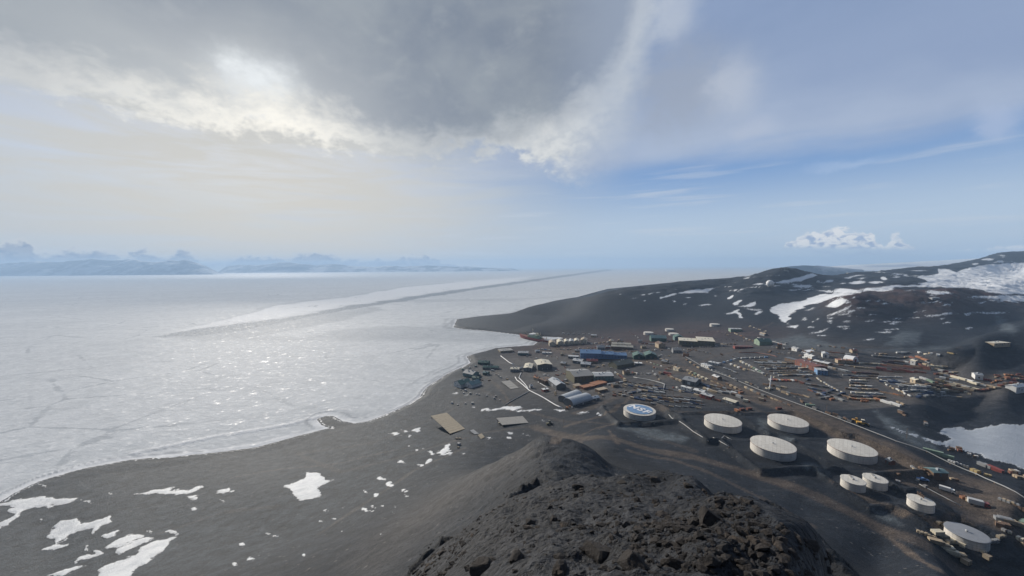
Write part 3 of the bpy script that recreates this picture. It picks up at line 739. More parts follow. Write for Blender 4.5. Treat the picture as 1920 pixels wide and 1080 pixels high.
# lavender-grey sheet over the upper right, its lower rim rising towards the right
eV = g.m("ADD", curve([(700, 330), (900, 345), (1050, 342), (1200, 325), (1350, 312), (1500, 296), (1700, 275), (1920, 245)], left=0.2, right=0.2), g.m("MULTIPLY", g.m("SUBTRACT", nS, 0.5), 0.07))
dV = g.m("SUBTRACT", EL, eV)
mV = g.m("MULTIPLY", g.ss(-0.015, 0.06, dV), g.ss(-0.35, 0.05, AZ))
cV = g.mix(g.ss(0.0, 0.30, dV), srgb(180, 192, 212), srgb(134, 152, 184))
cV = g.mix(g.ss(0.35, 0.75, nA), cV, srgb(146, 162, 192))
col = g.mix(g.m("MULTIPLY", mV, 0.88), col, cV)
# faint streaks low in the blue
stk = g.m("MULTIPLY", g.ss(0.52, 0.74, nH), g.m("MULTIPLY", g.ss(0.30, 0.16, EL), g.ss(0.0, 0.05, EL)))
col = g.mix(g.m("MULTIPLY", stk, 0.45), col, srgb(205, 212, 222))
for b_, amt, cc in (((1275, 170, 130, 110), 0.8, (156, 166, 184)), ((1375, 165, 62, 70), 0.62, (190, 198, 212)), ((1880, 225, 60, 48), 0.5, (184, 196, 220)), ((1265, 28, 50, 60), 0.65, (192, 200, 212)), ((1410, 240, 45, 22), 0.4, (190, 198, 214)), ((1585, 308, 90, 9), 0.35, (180, 200, 228))):
    col = g.mix(g.m("MULTIPLY", g.ss(0.1, 0.95, g.m("MULTIPLY", blob(*b_), g.m("ADD", 0.15, g.m("ADD", nB, g.m("MULTIPLY", nC, 0.5))))), amt), col, srgb(*cc))
# the big cloud: bright torn fringe, dark body
jit = g.m("ADD", g.m("MULTIPLY", g.m("SUBTRACT", nB, 0.5), 0.17), g.m("MULTIPLY", g.m("SUBTRACT", nC, 0.5), 0.10))
B2 = curve([(-300, 40), (0, 135), (60, 172), (150, 200), (300, 222), (400, 242), (500, 254), (600, 272), (700, 288), (800, 292), (880, 290), (950, 288), (1000, 318), (1080, 322), (1140, 296), (1180, 225), (1215, 110), (1250, -60)], left=0.55, right=1.3)
B1 = curve([(-300, -40), (0, 55), (60, 92), (150, 120), (250, 132), (330, 150), (400, 160), (470, 172), (540, 168), (600, 190), (680, 222), (760, 246), (860, 246), (940, 232), (1000, 215), (1080, 172), (1140, 110), (1180, 20), (1210, -80)], left=0.65, right=1.45)
d2 = g.m("SUBTRACT", g.m("ADD", EL, jit), B2)
d1 = g.m("SUBTRACT", g.m("ADD", EL, g.m("MULTIPLY", jit, 0.8)), B1)
soft = g.m("MULTIPLY", g.ss(0.08, 0.28, AZ), 0.26)
fr = g.ss(0.0, 1.0, g.m("DIVIDE", g.m("ADD", d2, g.m("ADD", 0.012, g.m("MULTIPLY", soft, 0.4))), g.m("ADD", 0.047, soft)))
near_sun = g.m("POWER", 2.718, g.m("MULTIPLY", g.m("ADD", g.m("POWER", g.m("DIVIDE", sx, 0.30), 2.0), g.m("POWER", g.m("DIVIDE", g.m("ADD", sy, 0.05), 0.16), 2.0)), -1.0))
fc = g.mix(g.ss(0.3, 0.7, nC), srgb(198, 202, 205), srgb(226, 227, 225))
fc = g.mix(g.m("MULTIPLY", g.ss(0.08, 0.28, AZ), 0.75), fc, srgb(178, 188, 202))
fc = g.mix(near_sun, fc, srgb(255, 250, 238, 1.15))
col = g.mix(g.m("MULTIPLY", fr, 0.92), col, fc)
body = g.ss(-0.085, 0.03, d1)
bc = g.mix(g.ss(0.35, 0.68, nA), srgb(122, 133, 150), srgb(151, 159, 168))
bc = g.mix(g.m("MULTIPLY", g.ss(0.5, 0.75, nB), 0.35), bc, srgb(172, 178, 183))
bc = g.mix(g.ss(0.05, 0.30, AZ), bc, srgb(146, 158, 178))
rear = g.ss(0.25, -0.35, y)
bc = g.mix(g.m("MULTIPLY", rear, 0.9), bc, srgb(92, 101, 116))  # unseen cloud behind the camera, darkened to cut fill light
hole = blob(478, 146, 85, 50)
bc = g.mix(g.m("MULTIPLY", near_sun, 0.7), bc, srgb(210, 212, 212))
bc = g.mix(g.m("MULTIPLY", g.ss(0.05, 0.95, g.m("MULTIPLY", hole, g.m("ADD", 0.1, g.m("ADD", nC, g.m("MULTIPLY", nB, 0.5))))), 0.85), bc, srgb(236, 240, 242, 1.08))
col = g.mix(g.m("MULTIPLY", body, 0.97), col, bc)
# banks of cumulus on the horizon
def bank(top, bot, shade, lit, amt, nf=1.0, puff=1.0):
    t = curve(top); b_ = curve(bot)
    e = g.m("ADD", EL, g.m("MULTIPLY", g.m("SUBTRACT", nLump, 0.5), 0.06 * nf))
    mt = g.ss(0.004, -0.003, g.m("SUBTRACT", e, t)); mb_ = g.ss(-0.004, 0.006, g.m("SUBTRACT", EL, b_))
    mk_ = g.m("MULTIPLY", mt, mb_)
    rimm = g.m("MAXIMUM", g.m("MULTIPLY", g.ss(-0.014, -0.002, g.m("SUBTRACT", e, t)), 0.8), g.m("MULTIPLY", g.m("MULTIPLY", g.ss(0.40, 0.55, nPuff), puff), g.ss(-0.055, -0.02, g.m("SUBTRACT", e, t))))
    return g.m("MULTIPLY", mk_, amt), g.mix(rimm, shade, lit)
nLump = g.noise(g.xyz(AZ, g.m("MULTIPLY", EL, 1.3), 0.0), 34.0, 7, 0.6, 0.1)
nPuff = g.noise(g.xyz(g.m("ADD", AZ, 3.0), g.m("MULTIPLY", EL, 1.5), 0.0), 55.0, 6, 0.6, 0.3)
for args in (([(-600, 470), (-100, 466), (0, 452), (22, 461), (40, 450), (60, 464), (110, 468), (160, 464), (200, 468), (232, 478), (270, 466), (308, 480), (345, 465), (368, 480), (400, 494), (430, 484), (470, 477), (520, 483), (560, 477), (600, 474), (650, 482), (700, 486), (745, 482), (790, 477), (830, 488), (900, 499), (1000, 506), (1200, 510), (1920, 520)],
              [(-600, 500), (0, 502), (400, 502), (900, 502), (1920, 505)], srgb(128, 143, 168), srgb(222, 221, 217), 1.0, 1.0, 0.25),
             ([(700, 560), (1380, 540), (1455, 500), (1478, 455), (1510, 440), (1560, 431), (1605, 433), (1632, 440), (1645, 456), (1655, 462), (1668, 450), (1680, 446), (1700, 456), (1720, 468), (1745, 480), (1790, 472), (1850, 468), (1920, 462)],
              [(700, 450), (1400, 462), (1480, 464), (1560, 466), (1640, 467), (1740, 468), (1920, 470)], srgb(158, 178, 208), srgb(232, 234, 237), 1.0)):
    mk_, cc = bank(*args)
    col = g.mix(mk_, col, cc)
flat = g.m("MULTIPLY", blob(1610, 471, 120, 4), 0.55)
col = g.mix(flat, col, srgb(158, 178, 210))
col = g.mix(g.m("MULTIPLY", g.ss(0.15, -0.45, y), 0.92), col, srgb(50, 61, 84))  # unseen sky behind the camera darkened to weaken fill on facing slopes
# below the horizon the world is the ice seen from afar
col = g.mix(g.ss(0.0, -0.02, EL), col, srgb(178, 188, 200))
bgd = g.n("ShaderNodeBackground"); g.put(bgd.inputs[0], col); bgd.inputs[1].default_value = STR
wo = g.n("ShaderNodeOutputWorld"); g.t.links.new(bgd.outputs[0], wo.inputs[0])
world.cycles.sampling_method = "MANUAL"; world.cycles.sample_map_resolution = 512

# air between the summit and the far shore
hv = bpy.data.meshes.new("haze")
x0, x1, y0, y1, z0, z1 = -62000, 62000, -3000, 27000, -80, 620
vs = [(x, y, z) for z in (z0, z1) for y in (y0, y1) for x in (x0, x1)]
hv.from_pydata(vs, [], [(0, 2, 3, 1), (4, 5, 7, 6), (0, 1, 5, 4), (2, 6, 7, 3), (0, 4, 6, 2), (1, 3, 7, 5)])
ho = bpy.data.objects.new("haze", hv); COL.objects.link(ho); ho["kind"] = "stuff"
hm = bpy.data.materials.new("air"); hm.use_nodes = True; ht = NT(hm.node_tree)
pv = ht.n("ShaderNodeVolumePrincipled"); pv.inputs["Density"].default_value = 6.5e-5; pv.inputs["Color"].default_value = (0.47, 0.66, 0.90, 1); pv.inputs["Anisotropy"].default_value = 0.1
oo = ht.n("ShaderNodeOutputMaterial"); ht.t.links.new(pv.outputs[0], oo.inputs["Volume"])
hv.materials.append(hm)

SC.render.engine = "CYCLES"
SC.view_settings.view_transform = "Standard"; SC.view_settings.look = "None"; SC.view_settings.exposure = 0.0; SC.view_settings.gamma = 1.0
SC.cycles.max_bounces = 4; SC.cycles.diffuse_bounces = 2; SC.cycles.glossy_bounces = 2; SC.cycles.volume_bounces = 1; SC.cycles.caustics_reflective = False; SC.cycles.caustics_refractive = False
SC.cycles.use_denoising = True
# ------------------------------------------------------------------ building kit
RND = random.Random(42)
PAL = {"white": (.74, .74, .72), "cream": (.72, .66, .52), "tan": (.46, .37, .26), "brown": (.19, .125, .085), "rust": (.21, .085, .06), "red": (.27, .07, .06), "orange": (.38, .175, .09), "gold": (.62, .34, .04), "yellow": (.46, .36, .17),
       "blue": (.10, .20, .40), "skyblue": (.17, .30, .50), "navy": (.05, .08, .16), "green": (.095, .17, .14), "darkgreen": (.045, .10, .085), "palegreen": (.27, .36, .27), "teal": (.15, .235, .235), "olive": (.17, .16, .11),
       "grey": (.30, .31, .32), "lightgrey": (.50, .51, .51), "darkgrey": (.15, .155, .16), "black": (.02, .02, .022), "metal": (.42, .45, .48), "wood": (.34, .29, .215), "glass": (.03, .045, .06), "concrete": (.33, .32, .30), "tanktop": (.66, .635, .58), "tankside": (.74, .71, .66), "snowy": (.80, .81, .82), "shadowgrey": (.27, .285, .31), "purple": (.15, .10, .11)}
_mats = {}
def mat(name, rough=None, dirt=0.25, spec=0.3, metal=0.0, streak=False):
    key = (name, rough, dirt, metal, streak)
    if key in _mats: return _mats[key]
    m, g = newmat(name + "_paint")
    c = PAL[name]
    pos = g.n("ShaderNodeTexCoord").outputs["Object"]
    sc = pos
    if streak:
        x, y, z = g.sep(pos); sc = g.xyz(x, y, g.m("MULTIPLY", z, 0.12))
    n = g.noise(sc, 0.35 if not streak else 0.9, 6, 0.65); n2 = g.noise(pos, 3.0, 4, 0.7)
    k = g.m("ADD", g.m("MULTIPLY", n, 0.8), g.m("MULTIPLY", n2, 0.3))
    d = g.ss(0.42, 0.85, k)
    col = g.mix(g.m("MULTIPLY", d, dirt * 2.0), c, tuple(v * 0.45 + 0.02 for v in c))
    if name == "tankside":   # plate joints
        zz = g.sep(pos)[2]; jn = g.m("LESS_THAN", g.m("FRACT", g.m("DIVIDE", zz, 1.5)), 0.16)
        col = g.mix(g.m("MULTIPLY", jn, 0.35), col, (0.25, 0.22, 0.2))
    if name == "tanktop":
        br = g.n("ShaderNodeTexBrick"); g.put(br.inputs["Vector"], pos); br.inputs["Scale"].default_value = 0.09; br.inputs["Mortar Size"].default_value = 0.008
        br.inputs["Color1"].default_value = (1, 1, 1, 1); br.inputs["Color2"].default_value = (.93, .92, .90, 1); br.inputs["Mortar"].default_value = (.7, .68, .66, 1)
        col = g.mix(1.0, col, br.outputs[0], "MULTIPLY")
    g.bsdf(col, rough if rough is not None else (0.25 if name == "glass" else 0.65), spec, metal)
    _mats[key] = m
    return m


class MB:
    """collects boxes, prisms, tubes and sheets; build() links them as ONE mesh object"""
    def __init__(s): s.v, s.f, s.mi = [], [], []
    def add(s, vs, fs, mi=0):
        o = len(s.v); s.v += [tuple(p) for p in vs]; s.f += [tuple(i + o for i in f) for f in fs]; s.mi += [mi] * len(fs); return s
    def box(s, x0, x1, y0, y1, z0, z1, mi=0):
        return s.add([(x0, y0, z0), (x1, y0, z0), (x1, y1, z0), (x0, y1, z0), (x0, y0, z1), (x1, y0, z1), (x1, y1, z1), (x0, y1, z1)],
                     [(0, 3, 2, 1), (4, 5, 6, 7), (0, 1, 5, 4), (1, 2, 6, 5), (2, 3, 7, 6), (3, 0, 4, 7)], mi)
    def prism(s, prof, a0, a1, axis="x", mi=0):
        """closed outline (p, z) swept along x or y"""
        n = len(prof); P = (lambda a, p, z: (a, p, z)) if axis == "x" else (lambda a, p, z: (p, a, z))
        vs = [P(a0, p, z) for p, z in prof] + [P(a1, p, z) for p, z in prof]
        fs = [(i, (i + 1) % n, (i + 1) % n + n, i + n) for i in range(n)] + [tuple(range(n))[::-1], tuple(range(n, 2 * n))]
        return s.add(vs, fs, mi)
    def lathe(s, prof, n=32, cx=0, cy=0, mi=0):
        vs, fs = [], []
        for r, z in prof:
            for k in range(n):
                a = 2 * math.pi * k / n; vs.append((cx + r * math.cos(a), cy + r * math.sin(a), z))
        for j in range(len(prof) - 1):
            for k in range(n):
                fs.append((j * n + k, j * n + (k + 1) % n, (j + 1) * n + (k + 1) % n, (j + 1) * n + k))
        if prof[0][0] > 0.01: fs.append(tuple(range(n))[::-1])
        if prof[-1][0] > 0.01: fs.append(tuple(range((len(prof) - 1) * n, len(prof) * n)))
        return s.add(vs, fs, mi)
    def tube(s, pts, r, n=8, mi=0):
        pts = [Vector(p) for p in pts]; rings = []
        for i, p in enumerate(pts):
            t = (pts[min(i + 1, len(pts) - 1)] - pts[max(i - 1, 0)]).normalized()
            a = t.cross(Vector((0, 0, 1)))
            a = Vector((1, 0, 0)) if a.length < 1e-3 else a.normalized()
            b = a.cross(t)
            rings.append([p + (a * math.cos(2 * math.pi * k / n) + b * math.sin(2 * math.pi * k / n)) * r for k in range(n)])
        vs = [q for rg in rings for q in rg]; fs = []
        for j in range(len(pts) - 1):
            for k in range(n):
                fs.append((j * n + k, j * n + (k + 1) % n, (j + 1) * n + (k + 1) % n, (j + 1) * n + k))
        fs += [tuple(range(n))[::-1], tuple(range((len(pts) - 1) * n, len(pts) * n))]
        return s.add(vs, fs, mi)
    def mesh(s, name, mats, smooth=False):
        me = bpy.data.meshes.new(name); me.from_pydata(s.v, [], s.f)
        for m in (mats if isinstance(mats, (list, tuple)) else [mats]): me.materials.append(m)
        if len(set(s.mi)) > 1: me.polygons.foreach_set("material_index", s.mi)
        import bmesh
        bm = bmesh.new(); bm.from_mesh(me); bmesh.ops.recalc_face_normals(bm, faces=bm.faces); bm.to_mesh(me); bm.free()
        if smooth: me.polygons.foreach_set("use_smooth", [True] * len(me.polygons))
        return me
    def build(s, name, mats, parent=None, smooth=False):
        o = bpy.data.objects.new(name, s.mesh(name, mats, smooth)); COL.objects.link(o)
        if parent is not None: o.parent = parent
        return o


def tag(o, label, cat, group=None):
    o["label"] = label; o["category"] = cat
    if group: o["group"] = group
    return o
def thing(name, label, cat, loc, rz=0.0, group=None):
    o = bpy.data.objects.new(name, None); COL.objects.link(o); o.location = loc; o.rotation_euler = (0, 0, rz); o.empty_display_size = 0.5
    return tag(o, label, cat, group)
def dup(root, loc, rz, label=None, group=None, scale=None, mats=None):
    r = root.copy(); COL.objects.link(r); r.location = loc; r.rotation_euler = (0, 0, rz)
    if scale: r.scale = scale
    if label: r["label"] = label
    if group: r["group"] = group
    for ch in list(root.children):
        c = ch.copy(); COL.objects.link(c); c.parent = r
        for q in list(ch.children):
            d = q.copy(); COL.objects.link(d); d.parent = c
    return r
def base_line(p1, p2, dmin=200.0):
    a, b = hit(*p1, dmin=dmin), hit(*p2, dmin=dmin)
    d = b - a
    return a, b, math.atan2(d.y, d.x), math.hypot(d.x, d.y)


def roof_mb(kind, L, Dp, h, rise, axis, ov=0.5, th=0.35):
    m = MB()
    if kind == "flat":
        m.box(-ov, L + ov, -ov, Dp + ov, h + 0.003, h + th)
        return m
    W = Dp if axis == "x" else L
    A0, A1 = (-ov, (L if axis == "x" else Dp) + ov)
    if kind == "gable":
        prof = [(-ov, h - 0.1), (W / 2, h + rise), (W + ov, h - 0.1), (W + ov, h - 0.1 + th), (W / 2, h + rise + th), (-ov, h - 0.1 + th)]
    elif kind == "shed":
        prof = [(-ov, h - 0.05), (W + ov, h + rise), (W + ov, h + rise + th), (-ov, h - 0.05 + th)]
    else:  # arch
        n = 12; q = [(W / 2 - (W / 2 + 0.15) * math.cos(math.pi * k / n), h + rise * math.sin(math.pi * k / n) + 0.05) for k in range(n + 1)]
        prof = q + [(W / 2 + (p - W / 2) * 1.02, z + th) for p, z in q[::-1]]
    return m.prism(prof, A0, A1, axis)
def wall_mb(kind, L, Dp, h, rise, axis):
    m = MB(); W = Dp if axis == "x" else L; A = L if axis == "x" else Dp
    if kind == "gable": prof = [(0, -3), (W, -3), (W, h), (W / 2, h + rise), (0, h)]
    elif kind == "shed": prof = [(0, -3), (W, -3), (W, h + rise), (0, h)]
    elif kind == "arch": prof = [(0, -3), (W, -3), (W, h)] + [(W / 2 + W / 2 * math.cos(math.pi * k / 10), h + rise * math.sin(math.pi * k / 10)) for k in range(1, 10)] + [(0, h)]
    else: prof = [(0, -3), (W, -3), (W, h), (0, h)]
    return m.prism(prof, 0, A, axis)


def block(root, L, Dp, h, roof="gable", axis="x", rise=None, wall="grey", roofc="lightgrey", nwin=4, doors=1, bigdoor=False, x0=0.0, y0=0.0, vents=0, trim=None, endwin=0):
    if vents == 0 and nwin: vents = 1 + int(L / 16)
    if rise is None: rise = (Dp if axis == "x" else L) * (0.22 if roof == "gable" else 0.5 if roof == "arch" else 0.12)
    def put(o): o.location = (x0, y0, 0); return o
    put(wall_mb(roof, L, Dp, h, rise, axis).build("wall", mat(wall, streak=True), root))
    put(roof_mb(roof, L, Dp, h, rise, axis).build("roof", mat(roofc, 0.5, 0.3), root))
    floors = 1 if h < 6 else 2
    used = []
    for k in range(doors):
        cx = L * (k + 1) / (doors + 1); dw, dh = (min(4.2, L * 0.3), min(4.5, h * 0.75)) if bigdoor else (1.6, 2.4)
        put(MB().box(cx - dw / 2, cx + dw / 2, -0.14, -0.003, 0, dh).build("door", mat("darkgrey" if wall != "darkgrey" else "lightgrey"), root)); used.append((cx, dw))
    if nwin:
        for fl in range(floors):
            for k in range(nwin):
                cx = L * (k + 0.5) / nwin; zc = (h * (0.62 if floors == 1 else 0.28 + 0.45 * fl))
                if fl == 0 and any(abs(cx - u) < w / 2 + 1.1 for u, w in used): continue
                w = put(MB().box(cx - 0.8, cx + 0.8, -0.06, -0.003, zc - 0.6, zc + 0.6).build("window", mat("glass"), root))
    for k in range(endwin):
        cy = Dp * (k + 0.5) / endwin
        put(MB().box(-0.06, -0.003, cy - 0.9, cy + 0.9, h * 0.5, h * 0.5 + 1.3).build("window", mat("glass"), root))
    for k in range(vents):
        fx = L * (0.2 + 0.6 * (k + 0.5) / vents); fy = Dp * (0.35 + 0.3 * ((k * 7) % 3) / 2)
        zt = h + (rise * (1 - abs(fy / Dp - 0.5) * 2) if roof == "gable" and axis == "x" else rise * (1 - abs(fx / L - 0.5) * 2) if roof == "gable" else 0)
        put(MB().box(fx - 0.9, fx + 0.9, fy - 0.9, fy + 0.9, zt - 0.2, zt + 1.5).box(fx - 0.6, fx + 0.6, fy - 0.6, fy + 0.6, zt + 1.5, zt + 1.9).build("vent", mat("metal"), root))
def floor_z(a, b, rz, Dp):
    n = Vector((-math.sin(rz), math.cos(rz), 0)); hi = max(a.z, b.z)
    return max(hi, min(max(zat(*(a + n * Dp)[:2]), zat(*(b + n * Dp)[:2])), hi + 2.5))
def bld(name, cat, label, p1, p2, Dp, h, group=None, **kw):
    a, b, rz, L = base_line(p1, p2)
    z = floor_z(a, b, rz, Dp)
    root = thing(name, label, cat, (a.x, a.y, z), rz, group)
    block(root, L, Dp, h, **kw)
    return root, L
# ------------------------------------------------------------------ fuel tanks
def arc_band(m, r, z0, z1, t, n=64):
    m.lathe([(r, z0), (r + t, z0), (r + t, z1), (r, z1)], n)
TANKLAB = [
    "white fuel tank with a blue painted disc and white lettering on its roof",
    "plain white fuel tank between the lettered blue tank and the tank beside the road",
    "plain white fuel tank closest to the long straight road, up the slope",
    "plain white fuel tank lowest on the slope beside the dirt track",
    "widest plain white fuel tank, at the downhill end of the four big ones",
    "small white fuel tank half in front of its twin, with a dark hatch strip",
    "small white fuel tank half behind its twin, with a dark hatch strip",
    "small white fuel tank standing alone with a cluster of valves on its rim",
    "grey roofed fuel tank surrounded by timber and building material"]
for s, lab in zip(SITES, TANKLAB):
    x0, y0, zb, r, h, kind = s
    root = thing("fuel_tank", lab, "fuel tank", (x0, y0, zb), math.atan2(y0, x0), "fuel tanks in bermed pits")
    prof = [(r, -1.0)]
    nr = 5
    for k in range(nr):
        za, zb2 = h * k / nr, h * (k + 1) / nr
        rr = r - 0.03 * k
        prof += [(rr, za + 0.02), (rr, zb2 - 0.02)]
    MB().lathe(prof, 96).build("wall", mat("tankside", 0.55, 0.38, streak=True), root)
    top = "shadowgrey" if kind == "grey" else "tanktop"  # plain bluish grey roof colour of the grey tank
    rise = r * 0.045
    MB().lathe([(r + 0.12, h - 0.12), (r + 0.12, h + 0.02), (r * 0.97, h + 0.10), (r * 0.6, h + rise * 0.55), (r * 0.02, h + rise), (0.0, h + rise)], 96).build("roof", mat(top, 0.6, 0.22), root, False)
    m = MB(); arc_band(m, r + 0.13, h - 0.22, h - 0.02, 0.12)
    m.build("rim", mat("rust" if kind in ("nsf", "big") else "grey"), root)
    # spiral stair on the side away from the sea, hatch, vent
    m = MB()
    for k in range(30):
        a0 = 0.4 + 0.022 * k; zz = h * (k + 0.5) / 30
        c_, s_ = math.cos(a0), math.sin(a0)
        m.add([(c_ * q + s_ * w, s_ * q - c_ * w, zz + d) for q in (r + 0.04, r + 0.9) for w in (-0.18, 0.18) for d in (0, 0.06)], [(0, 1, 3, 2), (4, 6, 7, 5), (0, 4, 5, 1), (2, 3, 7, 6), (0, 2, 6, 4), (1, 5, 7, 3)])
    m.build("stair", mat("grey"), root)
    MB().lathe([(0.5, h + rise - 0.05), (0.5, h + rise + 0.7), (0.8, h + rise + 0.75), (0.05, h + rise + 1.1)], 12).build("vent", mat("lightgrey"), root)
    if kind == "nsf":
        MB().lathe([(r * 0.80, h + 0.32), (r * 0.80, h + 0.36 + rise * 0.25), (0.02, h + rise + 0.05)], 72).build("painted_disc", mat("skyblue", 0.6, 0.35), root)
        cu = bpy.data.curves.new("lettering", "FONT"); cu.body = "NSF"; cu.size = r * 0.78; cu.align_x = "CENTER"; cu.align_y = "CENTER"; cu.extrude = 0.05; cu.offset = r * 0.03; cu.space_character = 1.2
        to = bpy.data.objects.new("lettering", cu); COL.objects.link(to)
        dg = bpy.context.evaluated_depsgraph_get(); me2 = bpy.data.meshes.new_from_object(to.evaluated_get(dg)); bpy.data.objects.remove(to)
        for v in me2.vertices:   # the letters follow the shallow cone
            v.co.z += h + 0.42 + rise * (1 - math.hypot(v.co.x, v.co.y) / r)
        me2.materials.clear(); me2.materials.append(mat("snowy", 0.6, 0.15))
        lo = bpy.data.objects.new("lettering", me2); COL.objects.link(lo); lo.parent = root
        qa, qb = hit(1190, 760, h), hit(1212, 768.5, h)
        lo.rotation_euler = (0, 0, math.atan2(qb.y - qa.y, qb.x - qa.x) - root.rotation_euler[2])
    if kind == "small" and lab.find("hatch") > 0:
        aa, bb = (0.15, 0.95)
        MB().box(r * -0.1, r * 0.95, -0.6, 0.6, h + 0.05, h + rise + 0.25).build("hatch_strip", mat("concrete"), root).rotation_euler = (0, 0, 0.35)
    if lab.find("valves") > 0:
        m = MB()
        for k in range(5):
            m.tube([(r * 0.55 + k * 0.8, k * 0.7 - 1.2, h), (r * 0.55 + k * 0.8, k * 0.7 - 1.2, h + 1.6 + (k % 3) * 0.7)], 0.28, 6)
            m.box(r * 0.55 + k * 0.8 - 0.6, r * 0.55 + k * 0.8 + 0.6, k * 0.7 - 1.6, k * 0.7 - 0.8, h + 1.2, h + 1.7)
        m.build("valve_cluster", mat("brown"), root)
    if kind == "grey": continue
    m = MB()
    m.tube([(r + 0.1, -2, 0.7), (r + 6, -2, 0.5), (r + 9, -4, 0.4)], 0.25, 8)
    m.build("outlet_pipe", mat("lightgrey"), root)

# more tanks at the foot of the ridge
for (px, py, w, hh), lab in zip(((1216, 624.5, 19, 6.5), (1255.5, 618, 17, 6.5), (1263, 625.5, 19, 4.5), (1340, 609, 19, 7)),
        ("squat white storage tank behind the seaward end of the green warehouse", "squat white storage tank higher up the ridge foot than its two neighbours",
         "low white storage tank directly behind the short green hall", "white storage tank standing alone in the dark hollow under the ridge")):
    p = hit(px, py + 2.5); u = p.x / p.y; r = w / 2 / (F / p.y) / math.sqrt(1 + u * u)
    root = thing("storage_tank", lab, "storage tank", p, 0, "white tanks under the ridge")
    MB().lathe([(r, -4), (r, hh)], 48).build("wall", mat("tankside", 0.55, 0.2, streak=True), root)
    MB().lathe([(r + 0.2, hh - 0.1), (r + 0.2, hh + 0.1), (r * 0.6, hh + 0.6), (0.02, hh + 1.0)], 48).build("roof", mat("tanktop"), root)

